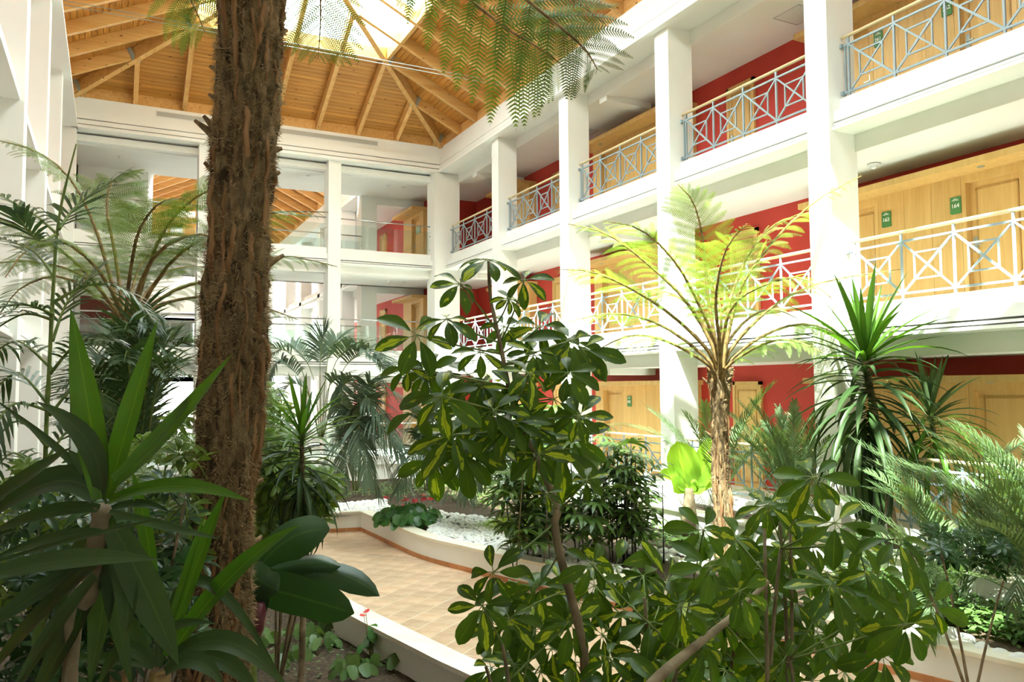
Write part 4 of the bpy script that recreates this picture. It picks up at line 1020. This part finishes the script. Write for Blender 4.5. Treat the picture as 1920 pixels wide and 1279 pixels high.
# ================================================================== YUCCAS / DRACAENAS
VU = -FW*.75+np.array([0, 0, .65])
def strap_px(root, D, a, m_, b, w, key='yucca', up=None, n=12, fold=.16, dd=0, wf=W_strap, nm='leaf', wave=0):
    o = MB(); blade(o, bez(P(*a, D), P(*m_, D+dd*.5), P(*b, D+dd), n), px2m(w, D), wf, VU if up is None else up, fold, wave)
    return part(nm, o, LG[key], root, True)
DY = 1.75; yb = P(160, 1400, DY+.1); yb[2] = max(yb[2]-.6, SOILZ)
Y1 = thing('yucca', 'large dark green sword-leaved yucca in the lower left foreground', 'yucca', tuple(np.array([yb[0], yb[1], .03])))
o = MB(); yc = curve([np.array([yb[0]-.05, yb[1], .03]), P(130, 1290, DY+.12), P(165, 1120, DY+.1), P(192, 950, DY+.05)], 30); o.tube(yc, [.020+.003*math.sin(i*2.3) for i in range(30)], 10); part('stem', o, STEMB, Y1, True)
L1 = [((190, 935), (168, 780), (132, 575), 56), ((200, 935), (242, 790), (296, 598), 48), ((208, 915), (312, 815), (437, 662), 46), ((212, 900), (300, 815), (372, 725), 30), ((188, 935), (165, 830), (66, 752), 40), ((190, 935), (120, 852), (-20, 742), 15), ((186, 925), (160, 880), (126, 842), 24), ((-60, 965), (45, 900), (134, 838), 38),
      ((186, 935), (95, 905), (-40, 990), 62), ((186, 955), (90, 962), (-30, 1005), 32), ((205, 940), (330, 912), (470, 941), 32), ((205, 955), (265, 945), (320, 962), 18), ((-20, 1058), (140, 1012), (322, 968), 11), ((290, 1098), (272, 985), (248, 882), 28), ((196, 965), (200, 1080), (165, 1300), 66), ((185, 985), (140, 1070), (112, 1195), 52), ((212, 985), (275, 1110), (335, 1248), 66),
      ((180, 1060), (70, 1160), (-40, 1290), 40), ((170, 1050), (60, 1120), (-40, 1190), 40), ((180, 1080), (95, 1190), (10, 1330), 34), ((185, 1090), (120, 1210), (50, 1330), 48), ((215, 1020), (238, 1100), (236, 1190), 44), ((205, 960), (300, 985), (420, 1012), 18), ((190, 1000), (100, 1010), (-20, 1050), 26), ((200, 945), (182, 840), (190, 700), 10), ((200, 1000), (215, 1120), (250, 1300), 40), ((190, 1020), (100, 1120), (60, 1260), 40)]
rr2 = random.Random(3)
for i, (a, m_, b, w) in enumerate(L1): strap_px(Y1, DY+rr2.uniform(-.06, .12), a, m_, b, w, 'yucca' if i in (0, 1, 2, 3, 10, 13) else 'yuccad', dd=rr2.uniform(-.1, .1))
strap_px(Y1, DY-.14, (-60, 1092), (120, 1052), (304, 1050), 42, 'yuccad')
p2 = P(300, 1300, 1.95)
Y2_ = thing('yucca', 'smaller bright green yucca rosette at the bottom, right of the big one', 'yucca', (p2[0], p2[1], .03))
o = MB(); o.tube([(p2[0], p2[1], .03), tuple(P(300, 1260, 1.95))], [.028, .026], 9); part('stem', o, STIPE, Y2_, True)
for i, (a, m_, b, w) in enumerate([((312, 1230), (368, 1060), (426, 915), 36), ((305, 1220), (348, 1080), (386, 958), 17), ((318, 1235), (430, 1085), (565, 982), 42), ((285, 1240), (230, 1150), (190, 1120), 26), ((300, 1245), (380, 1090), (540, 1300), 24), ((320, 1240), (430, 1205), (545, 1300), 40), ((320, 1250), (410, 1235), (490, 1310), 38), ((310, 1260), (370, 1240), (420, 1290), 34), ((290, 1250), (200, 1235), (110, 1240), 22), ((300, 1240), (290, 1100), (265, 990), 18), ((285, 1250), (230, 1220), (180, 1300), 30), ((300, 1250), (320, 1180), (410, 1170), 22)]):
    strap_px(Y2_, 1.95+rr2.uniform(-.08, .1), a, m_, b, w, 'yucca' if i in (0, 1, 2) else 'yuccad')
def yucca(label, base, crowns, n, L, w, seed, keys=('yucca', 'yuccad'), e1=-1.35, ax=1.0, tr=.05, n2=24, key0='yucca'):
    t = thing('yucca', label, 'yucca', tuple(base)); c = np.array(crowns, float)
    o = MB(); o.tube(curve([base, (np.array(base)+c)/2+np.array([.03, .02, 0]), c-np.array([0, 0, .06])], 16), [tr*(1-.4*i/15) for i in range(16)], 9); part('stem', o, STEMB, t, True)
    rosette(t, c, n2, L, w, LG[keys[0]], 1.5, .35, seed=seed, axis_len=.08)
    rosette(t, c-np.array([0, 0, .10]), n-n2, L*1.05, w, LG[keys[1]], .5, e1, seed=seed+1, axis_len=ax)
    return t
bR = G(1688, 1075, SOILZ); bR[2] -= .02; DR = depth(bR)
yucca('tall yucca with drooping skirt of leaves before the white column at right', bR, P(1622, 668, DR-.3), 150, .98*DR/8.5, .095, 31, ax=1.45, tr=.075, n2=34)
bR2 = bR+np.array([.75, -.35, 0])
yucca('pale sunlit yucca head right of the tall drooping yucca', bR2, P(1745, 775, depth(bR2)-.2), 70, .95, .075, 37, ('areca', 'yucca'), -.9, .5)
bM = P(566, 800, 6.5); bM[2] = sz(bM)-.02
yucca('small yucca with upright tip right of the thick trunk', bM, P(566, 812, 6.5), 105, .56, .048, 41, ax=.60, tr=.03)

# ================================================================== PALMS
def palm_px(root, D, pts, llen, lw, n, key, seed, dd=0, t0=.18, nm='frond', **k):
    n_ = len(pts)-1
    q = curve([P(a, b, D+dd*j/n_) for j, (a, b) in enumerate(pts)], 14)
    o = MB(); o.tube(q, [.010*(1-.8*i/13) for i in range(14)], 5); f = part(nm, o, STEMG, root, True)
    o = MB(); pinnate(o, q, llen, lw, n, t0, seed=seed, r0=.004, **k); part('leaflets', o, LG[key], f)
DPa = 4.3; pa_ = P(80, 1150, DPa); pa_[2] = sz(pa_)-.02
PA = thing('bamboo_palm', 'tall thin-stemmed palm with dark hanging leaflets at the left edge', 'palm', tuple(pa_))
o = MB(); q = curve([pa_, P(84, 900, DPa), P(92, 700, DPa), P(101, 520, DPa), P(112, 400, DPa), P(143, 270, DPa)], 30); o.tube(q, [.012*(1-.7*(i/29)**2)*(1.0+.25*(i % 5 == 0)) for i in range(30)], 7); part('stem', o, STEMG, PA, True)
for i, (l, ll) in enumerate([([(110, 430), (150, 380), (225, 330)], .30), ([(108, 440), (60, 400), (-30, 350)], .28), ([(104, 440), (70, 450), (30, 400)], .26), ([(102, 520), (60, 470), (-20, 440)], .25), ([(103, 565), (170, 533), (235, 545), (290, 600)], .17), ([(100, 590), (50, 572), (-30, 580)], .26), ([(100, 600), (40, 590), (-40, 640)], .28), ([(98, 640), (130, 560), (190, 500)], .22), ([(96, 690), (30, 640), (-30, 680)], .30), ([(95, 700), (150, 640), (210, 640)], .22), ([(92, 760), (30, 700), (-30, 760)], .30), ([(92, 770), (20, 760), (-30, 850)], .28), ([(92, 780), (150, 720), (200, 760)], .24), ([(90, 840), (30, 790), (-40, 870)], .28), ([(88, 860), (140, 800), (190, 850)], .24), ([(88, 900), (20, 850), (-40, 940)], .26)]):
    palm_px(PA, DPa, l, ll, .020, 15, 'palm', 70+i, rr2.uniform(-.5, .5), .25 if i else .1, droop=1.1, vang=.1)
DPb = 6.0; pb_ = P(250, 1000, DPb); pb_[2] = sz(pb_)-.02
PB_ = thing('parlour_palm', 'bushy green palm between the left tree fern and the thick trunk', 'palm', tuple(pb_))
ra = random.Random(9)
for i in range(30):
    tx = ra.uniform(110, 400); ty = ra.uniform(600, 790)+abs(tx-250)*.35; mx = 250+(tx-250)*.45; my = ty-ra.uniform(10, 60)
    palm_px(PB_, DPb, [(250+(tx-250)*.08, 960), (mx, my+40), (tx, ty)], .30, .018, 26, 'palm' if i % 3 else 'kentia', 100+i, ra.uniform(-1.1, 1.1), .25, droop=.9)
palm_px(PB_, DPb, [(255, 900), (300, 690), (350, 640), (388, 660)], .22, .02, 14, 'areca', 140, 0, .55, droop=1.8)
DK = 15.5; pk = P(600, 940, DK); pk[2] = SOILZ-.02
PK = thing('kentia_palm', 'grey-green kentia palm with arching fronds before the back gallery', 'palm', tuple(pk))
for i, l in enumerate([[(598, 820), (560, 680), (500, 655), (470, 700)], [(598, 820), (570, 720), (520, 680), (490, 740)], [(600, 820), (585, 700), (545, 650), (505, 668)], [(602, 820), (600, 700), (603, 640), (612, 622)], [(605, 820), (625, 690), (665, 650), (700, 672)], [(605, 820), (640, 700), (690, 655), (722, 690)], [(606, 820), (630, 740), (665, 715), (690, 770)], [(602, 820), (615, 730), (640, 715), (640, 780)], [(598, 820), (580, 740), (545, 720), (520, 760)], [(604, 820), (612, 690), (630, 640), (660, 640)]]):
    palm_px(PK, DK, l, .62, .036, 38, 'kentia', 160+i, ra.uniform(-1.4, 1.0), .42, droop=1.0, fwd=1.0)
def low_palm(label, base, tips, seed):
    p_ = P(*base); p_[2] = SOILZ-.02; t = thing('kentia_palm', label, 'palm', tuple(p_)); D = depth(p_)
    for i, (m_, e) in enumerate(tips):
        palm_px(t, D, [(base[0]+(e[0]-base[0])*.05, base[1]-5), (base[0]+(m_[0]-base[0])*.6, base[1]+(m_[1]-base[1])*.75), m_, e], .66, .036, 36, 'kentia', seed+i, ra.uniform(-1.2, .4), .42, droop=1.2, fwd=.95, vang=-.05)
low_palm('dark palm with fronds hanging to the soil left of the red flowers', (665, 925, 15.2), [((668, 815), (712, 925)), ((660, 815), (640, 912)), ((690, 800), (742, 908)), ((690, 745), (752, 835)), ((700, 785), (755, 860)), ((700, 712), (778, 762)), ((650, 800), (600, 880)), ((672, 790), (690, 905)), ((655, 770), (615, 835)), ((705, 820), (770, 915)), ((650, 830), (612, 925))], 200)
low_palm('blue-green palm behind the red flowers at the far bed', (800, 925, 15.4), [((790, 815), (722, 908)), ((815, 800), (850, 905)), ((790, 700), (832, 718)), ((785, 770), (735, 850)), ((830, 780), (885, 860)), ((800, 780), (775, 890)), ((820, 740), (870, 790)), ((840, 810), (895, 905)), ((780, 840), (745, 920)), ((810, 830), (820, 920))], 230)
low_palm('palm with splayed grey-green fronds left of the bamboo-like palm', (905, 930, 14.6), [((890, 800), (835, 880)), ((910, 780), (975, 850)), ((940, 800), (985, 860)), ((880, 840), (862, 930)), ((895, 820), (880, 930)), ((925, 830), (955, 925)), ((895, 770), (850, 810)), ((920, 760), (985, 800)), ((875, 850), (835, 925))], 260)
# generic clump of feather fronds with shared meshes
def clump(name, label, base, nf, L, key, seed, llen=.32, lw=.02, nl=34, e=(.35, 1.35), droop=1.5, cone=None, multi=.15, nstem=0):
    t = thing(name, label, 'palm', tuple(base)); r_ = random.Random(seed); var = []
    for d in (.8, 1.2, 1.7):
        a_ = arc(1, 0, d*droop/1.5, 12); mb = MB(); pinnate(mb, a_, llen/L, lw/L, nl, .30, droop=1.25, seed=seed, r0=.006/L*1.2); var.append(mb.mesh('frond', LG[key]))
    for i in range(nf):
        a = r_.uniform(*cone) if cone else i*2.4+r_.uniform(-.3, .3); el = r_.uniform(*e); d = az(a, el)
        b = np.array(base)+np.array([math.cos(a), math.sin(a), 0])*r_.uniform(0, multi)+np.array([0, 0, r_.uniform(0, .25*L)])
        put('frond', var[0 if el > 1.1 else r_.choice((1, 2))], t, t, mtx(b, d, (0, 0, 1), L*r_.uniform(.75, 1.05)))
    return t
bA = P(1985, 1080, 8.2); bA[2] = SOILZ
clump('areca_palm', 'large feathery palm clump at the right edge above the ground cover', bA, 48, 2.1, 'areca', 301, .38, .019, 30, (.98, 1.5), 1.8)
bB = P(2040, 1170, 6.6); bB[2] = SOILZ
clump('areca_palm', 'feathery palm reaching in from beyond the right edge', bB, 34, 2.3, 'areca', 302, .38, .018, 30, (1.08, 1.5), 1.8, (2.0, 4.3))
bC = P(1790, 1045, 8.8); bC[2] = SOILZ
clump('areca_palm', 'grey-green feathery palm right of the tall yucca trunk', bC, 34, 1.75, 'areca', 303, .34, .019, 30, (.85, 1.5), 1.9)
o = MB(); o.box(9.1, 9.70, 1.5, 12.65, .25, .69); so2 = obj('soil', o, SOIL); so2['kind'] = 'stuff'; tag(so2, 'soil in the raised planter in front of the right gallery', 'soil')
bD = np.array([9.30, 8.95, .66])
clump('areca_palm', 'sunlit feathery palm in front of the red ground-floor wall', bD, 34, 1.9, 'areca', 304, .30, .020, 34, (1.0, 1.52), 1.2)
bE = np.array([9.30, 10.7, .66])
clump('areca_palm', 'pale palm partly hidden behind the slender fern trunk', bE, 16, 2.1, 'areca', 305, .34, .022, 30, (.9, 1.5), 1.3)
bF = P(1000, 900, 15.5); bF[2] = SOILZ
clump('shrub_palm', 'bright leafy palm behind the bamboo-like palm', bF, 16, 1.5, 'areca', 306, .34, .03, 24, (.8, 1.5), 1.4)

# --- lady palm (bamboo-like) clump
def fan_mesh(key, n, seed, w=.16):
    r_ = random.Random(seed); mb = MB()
    for i in range(n):
        a = (i/(n-1)-.5)*3.6; d = np.array([math.cos(a), math.sin(a), .1]); c = [np.zeros(3)]; dd = norm(d); L = 1*(1-.25*abs(a)/1.8)*r_.uniform(.9, 1.05)
        for j in range(5): c.append(c[-1]+dd*L/5); dd = norm(dd+np.array([0, 0, -.20-.05*j]))
        V = []; s_ = norm(np.cross(d, (0, 0, 1)))
        for j, p in enumerate(c): V += [p-s_*w*.5*(.3, .85, 1, .95, .7, .15)[j], p+s_*w*.5*(.3, .85, 1, .95, .7, .15)[j]]
        mb.add(V, [(2*j, 2*j+1, 2*j+3, 2*j+2) for j in range(5)])
    return mb.mesh('fan_leaf', LG[key], True)
bG = G(1085, 1062, SOILZ); bG[2] -= .02; DG = depth(bG)
RH = thing('lady_palm', 'dense bamboo-like palm clump with glossy fingered leaves by the pebbles', 'palm', tuple(bG))
fans = [fan_mesh('rhapis', n, s) for n, s in ((7, 1), (8, 2), (6, 3))]; rg = random.Random(21)
cane = []
for i in range(24):
    x = rg.uniform(-.95, .95); yy = rg.uniform(-.3, .8); h = rg.uniform(1.1, 2.0)*(1-.22*abs(x))
    b = bG+RT*x+np.array([FW[0], FW[1], 0])*yy; b[2] = SOILZ-.02; top = b+np.array([rg.uniform(-.12, .12), rg.uniform(-.12, .12), h]); cane.append((b, top))
    o = MB(); o.tube([b, (b+top)/2, top], [.011, .010, .008], 6); part('cane', o, DARKM if i % 3 else STEMB, RH, True)
for i in range(300):
    b, top = cane[rg.randrange(24)]; u = rg.uniform(.25, 1.08); a = rg.uniform(0, 6.28); p = b*(1-u)+top*u+np.array([math.cos(a), math.sin(a), .1])*rg.uniform(.05, .35)
    put('fan_leaf', fans[rg.randrange(3)], RH, RH, mtx(p, az(a, rg.uniform(-.2, .7)), (0, 0, 1), rg.uniform(.30, .44)))
for px_, y0_, y1_, nm in ((1176, 1062, 850, 'left one of two dark canes standing right of the bamboo-like palm'), (1186, 1060, 830, 'right one of two dark canes standing right of the bamboo-like palm'), (1245, 1058, 910, 'single short dark cane left of the small banana plant')):
    b = G(px_, y0_, SOILZ); b[2] -= .02; top = P(px_-3, y1_, depth(b)); t = thing('bamboo_palm', nm, 'palm', tuple(b))
    o = MB(); o.tube([b, (b+top)/2, top], [.013, .012, .008], 6); part('cane', o, DARKM, t, True)
    for j in range(12 if y1_ < 900 else 4):
        u = rg.uniform(.2, 1.05); a = rg.uniform(0, 6.28); p = b*(1-u)+top*u
        put('fan_leaf', fans[j % 3], t, t, mtx(p+az(a, .2)*.12, az(a, rg.uniform(-.2, .6)), (0, 0, 1), rg.uniform(.22, .32)))

# ================================================================== BANANAS
def torn(root, D, a, m_, b, w, key, up=None, dd=0, fold=-.12):
    return strap_px(root, D, a, m_, b, w, key, up, 16, fold, dd, W_ban, 'leaf', .035)
DB = 4.7; bb = P(470, 1230, DB); bb[2] = sz(bb)-.02
BN = thing('banana_plant', 'low banana plant with broad dark leaves right of the thick trunk', 'banana plant', tuple(bb))
o = MB(); o.tube([bb, P(468, 1150, DB), P(470, 1085, DB)], [.05, .045, .03], 10); part('stem', o, STEMG, BN, True)
torn(BN, DB, (470, 1090), (535, 1015), (618, 992), 84, 'banana'); torn(BN, DB-.1, (475, 1110), (545, 1060), (640, 1062), 48, 'banana', fold=-.35); torn(BN, DB-.1, (480, 1095), (600, 1068), (712, 1118), 50, 'banana', fold=-.2)
torn(BN, DB-.25, (468, 1095), (555, 1118), (664, 1150), 78, 'banana', up=-FW+np.array([0, 0, -.1]), fold=-.05); torn(BN, DB-.3, (470, 1085), (462, 1125), (448, 1190), 80, 'banana', up=-FW, fold=-.1); torn(BN, DB-.3, (462, 1070), (490, 1090), (522, 1108), 56, 'banana', up=-FW+np.array([0, 0, .4]))
torn(BN, DB+.3, (470, 1090), (420, 1040), (380, 1030), 80, 'banana')
o = MB(); o.tube([P(490, 1130, DB-.3), P(484, 1150, DB-.3), P(480, 1180, DB-.3), P(486, 1196, DB-.3)], [.02, .05, .045, .008], 10); part('flower_bud', o, PURP, BN, True)
b_ = G(1291, 1012, SOILZ); b_[2] -= .02; DD = depth(b_)
BS = thing('banana_plant', 'young banana plant with bright yellow-green leaves left of the slender fern', 'banana plant', tuple(b_))
o = MB(); o.tube([b_, P(1292, 960, DD), P(1292, 915, DD)], [.13, .12, .07], 12); part('stem', o, STEMB, BS, True)
for a, m_, b, w in (((1291, 925), (1280, 880), (1270, 828), 62), ((1293, 925), (1318, 880), (1330, 820), 40), ((1296, 925), (1325, 885), (1352, 862), 34), ((1288, 925), (1262, 895), (1236, 892), 24), ((1296, 925), (1330, 905), (1348, 900), 24), ((1290, 925), (1300, 900), (1318, 915), 30), ((1288, 920), (1268, 890), (1255, 870), 30)): torn(BS, DD, a, m_, b, w, 'bananal', fold=.15)

# ================================================================== SMALL-LEAVED BUSHES
def mini_compound(key, seed, n=8, w=.34, droop=.6):
    r_ = random.Random(seed); mb = MB()
    for i in range(n):
        a = 2*PI*i/n+r_.uniform(-.2, .2); d = np.array([math.cos(a), math.sin(a), 0]); L = r_.uniform(.8, 1.1); q = arc(L, .15, droop, 5)
        R_ = np.array([[math.cos(a), -math.sin(a), 0], [math.sin(a), math.cos(a), 0], [0, 0, 1]]); q = [R_@p+d*.1 for p in q]
        blade(mb, q, w, W_obov, (0, 0, 1), .1, rng=r_)
    mb.tube([(0, 0, 0), (0, .02, -.5), (.05, .05, -.95)], [.03, .025, .02], 4)
    return mb.mesh('leaf', LG[key], True)
def bush(name, label, poly, D0, D1_, n, size, key, seed, base, cat='shrub', nleaf=8, w=.34, stems=7):
    r_ = random.Random(seed); bp = P(*base, (D0+D1_)/2); b = np.array([bp[0], bp[1], sz(bp)-.02]); t = thing(name, label, cat, tuple(b))
    var = [mini_compound(key, seed+i, nleaf, w) for i in range(3)]
    global r
    r = r_
    pts = [P(*in_px(poly), r_.uniform(D0, D1_)) for _ in range(n)]
    for p in pts[:stems]:
        o = MB(); o.tube(bez(b, (b+p)/2+np.array([0, 0, .08]), p, 8), [.014*(1-.6*i/7) for i in range(8)], 6); part('branch', o, STEMB, t, True)
    for p in pts:
        nr = norm([r_.uniform(-.6, .6), r_.uniform(-.9, .3), .8]); put('leaf', var[r_.randrange(3)], t, t, mtx(p, norm(np.cross(nr, (r_.uniform(-1, 1), r_.uniform(-1, 1), .2))), nr, size*r_.uniform(.75, 1.2)))
    return t
bush('variegated_shrub', 'yellow-green variegated shrub right of the thick trunk, by the far path', [(478, 700), (520, 730), (560, 860), (620, 880), (628, 930), (590, 985), (500, 1010), (470, 990)], 6.6, 8.0, 210, .15, 'bush', 401, (520, 1080))
bush('variegated_shrub', 'variegated shrub filling the space behind the big yucca', [(-10, 880), (120, 860), (230, 850), (370, 760), (380, 1000), (360, 1110), (200, 1120), (-10, 1150)], 3.4, 4.8, 290, .085, 'bush', 402, (200, 1230))
bush('leafy_shrub', 'dark leafy shrub low in the left corner behind the yucca leaves', [(-10, 900), (380, 880), (370, 1240), (-10, 1290)], 3.0, 4.2, 280, .085, 'darkbush', 403, (180, 1290))
bush('leafy_shrub', 'dark small-leaved umbrella shrub before the raised planter at right', [(1680, 1010), (1760, 990), (1900, 1010), (1925, 1060), (1850, 1075), (1780, 1050), (1700, 1040)], 6.0, 6.8, 60, .095, 'darkbush', 404, (1815, 1120), w=.42, stems=3)
bush('leafy_shrub', 'shaded shrub under the palms by the left planter', [(380, 800), (500, 800), (540, 930), (520, 1010), (380, 1010)], 7.0, 8.6, 150, .15, 'bush', 405, (470, 1080))
bush('leafy_shrub', 'green-white shrub behind the bamboo-like palm, below the middle column', [(945, 760), (1040, 755), (1100, 800), (1090, 850), (960, 850)], 14.5, 16, 120, .20, 'rhapis', 406, (1020, 950))

# ================================================================== FLOWERS AND GROUND COVER
def heart_mesh(key, s=1):
    mb = MB(); V = [(0, 0, 0)]; n = 14
    for i in range(n):
        a = -PI+2*PI*(i+.5)/n; rr_ = .5*(1+.55*math.cos(a)**3 if math.cos(a) > 0 else 1-.25*abs(math.cos(a))**6); V.append((rr_*math.cos(a)*1.15, rr_*math.sin(a)*.9, -.12*rr_**2*(2 if abs(a) < 1 else 1)+.06*abs(math.sin(a))))
    mb.add(V, [(0, i+1, (i+1) % n+1) for i in range(n)], [(.5+p[0]*.5, .5+p[1]*.5) for p in V]); return mb.mesh('leaf', LG[key], True)
def anthurium(label, base, n, nf, size, spread, hgt, seed, key='anth'):
    t = thing('anthurium', label, 'flowering plant', tuple(base)); r_ = random.Random(seed); me = heart_mesh(key); sp = heart_mesh(key); sp.materials[0] = REDF
    o = MB()
    for i in range(n+nf):
        a = r_.uniform(0, 6.28); q = r_.random()**.6*spread; fl = i >= n; h = hgt*(r_.uniform(.35, 1)*(1-.35*(q/spread)) if not fl else r_.uniform(1.0, 1.3))
        p = np.array(base)+np.array([math.cos(a)*q, math.sin(a)*q, h]); o.tube([np.array(base)+np.array([math.cos(a), math.sin(a), 0])*q*.3, p], [.004, .003], 4)
        if not fl: put('leaf', me, t, t, mtx(p, az(a+r_.uniform(-.9, .9), r_.uniform(-1.2, -.3)), (math.cos(a)*.5+r_.uniform(-.6, .6)-.3, math.sin(a)*.5-.7+r_.uniform(-.5, .5), .6), size*r_.uniform(.7, 1.15)))
        else:
            f = put('flower', sp, t, t, mtx(p, az(r_.uniform(0, 6.28), .2), (-FW[0]*.6, -FW[1]*.6, .8), size*.62)); mb = MB(); mb.tube([(0, 0, 0), (.15, 0, .5)], [.05, .03], 6); link('spadix', mb.mesh('spadix', CREAM, True), f)
    part('stalks', o, STEMG, t)
    return t
ab = G(765, 985, SOILZ)
anthurium('glossy green anthurium clump with red flowers in the far bed', ab, 230, 16, .14, .60, .40, 501)
anthurium('small anthurium with a single pink flower beside the wide planter cap', G(700, 1235, .05), 9, 2, .13, .16, .42, 502)
for i, (a, b, n) in enumerate(((600, 1200, 16), (530, 1230, 16), (655, 1250, 18), (560, 1180, 14), (630, 1170, 12), (480, 1200, 12), (740, 1240, 8))):
    anthurium(['low green creeper clump under the banana leaves', 'low green creeper at the foot of the thick trunk', 'low green creeper nearest the bottom of the left planter', 'small creeper just below the drooping banana leaf', 'creeper along the shaded face of the wide planter cap', 'creeper touching the right side of the thick trunk', 'broad creeper leaves against the planter wall, bottom centre'][i], G(a, b+12, .05), n, 0, .12, .24, .16, 510+i, 'ground')
def cover(name, label, poly, n, size, key, seed, h=.12, z0=SOILZ):
    r_ = random.Random(seed); g_ = [G(a, b, z0)[:2] for a, b in poly]; xs = [p[0] for p in g_]; ys = [p[1] for p in g_]; mb = MB(); c = 0; k = 0
    while c < n and k < 40*n:
        k += 1; x, y = r_.uniform(min(xs), max(xs)), r_.uniform(min(ys), max(ys))
        if inpoly(x, y, g_) and not inpoly(x, y, PS):
            c += 1; p = np.array([x, y, z0+r_.uniform(.02, h)]); d = az(r_.uniform(0, 6.28), r_.uniform(-.3, .5)); L = size*r_.uniform(.6, 1.2)
            blade(mb, [p, p+d*L*.35, p+d*L*.7+np.array([0, 0, -.05*L]), p+d*L+np.array([0, 0, -.2*L])], L*.5, W_ellip, (r_.uniform(-.3, .3), r_.uniform(-.3, .3), 1), .1, rng=r_)
    o = obj(name, mb, LG[key], None, True); o['kind'] = 'stuff'; tag(o, label, 'ground cover'); return o
cover('ground_cover', 'leafy green ground cover between the stones and the raised planter at right', [(1560, 1085), (1660, 1040), (1930, 1105), (2000, 1210), (1900, 1215), (1760, 1180), (1640, 1150)], 3600, .13, 'ground', 601, .22)
cover('ground_cover', 'bright sunlit ground cover around the small banana plant', [(1180, 985), (1250, 965), (1350, 985), (1420, 1040), (1380, 1062), (1290, 1036), (1185, 1032)], 900, .14, 'ground', 602, .16)
cover('ground_cover', 'dark low ground cover on the soil before the back terrace', [(630, 930), (740, 908), (930, 912), (945, 960), (880, 950), (800, 935), (650, 935)], 1000, .13, 'ground', 603, .16)
cover('ground_cover', 'small weeds on the soil under the left creepers', [(440, 1190), (600, 1150), (690, 1180), (760, 1279), (500, 1279)], 260, .05, 'ground', 604, .06, .05)
mb = MB(); rs = random.Random(8)
for i in range(2600):
    x, y = rs.gauss(0, .42), rs.gauss(0, .30); 
    if x*x/.75+y*y/.4 > 1: continue
    c = G(968, 992, SOILZ)+RT*x+np.array([FW[0], FW[1], 0])*y; c[2] = SOILZ+.22*math.exp(-(x*x+y*y)*3)*rs.random(); d = az(rs.uniform(0, 6.28), rs.uniform(.2, 1.3))*rs.uniform(.06, .13); s_ = norm(np.cross(d, (.2, .1, 1)))*.005
    mb.add([c-s_, c+s_, c+d*.6+s_, c+d*.6-s_, c+d], [(0, 1, 2, 3), (3, 2, 4)])
o = obj('asparagus_fern', mb, LG['moss']); o['kind'] = 'stuff'; tag(o, 'fluffy light green fern mound beside the white pebbles', 'fern')
for i, px_ in enumerate((1000, 1032, 1060)):
    mb = MB(); c0 = G(px_, 1048+i*2, SOILZ)
    for k in range(70):
        d = az(rs.uniform(0, 6.28), rs.uniform(.3, 1.4))*rs.uniform(.08, .16); s_ = norm(np.cross(d, (.2, .1, 1)))*.004; mb.add([c0-s_, c0+s_, c0+d*.6+s_*.8, c0+d*.6-s_*.8, c0+d], [(0, 1, 2, 3), (3, 2, 4)])
    o = obj('grass_tuft', mb, LG['darkbush']); tag(o, ['left', 'middle', 'right'][i]+' one of three small dark grass tufts at the edge of the pebbles', 'grass', 'dark grass tufts')
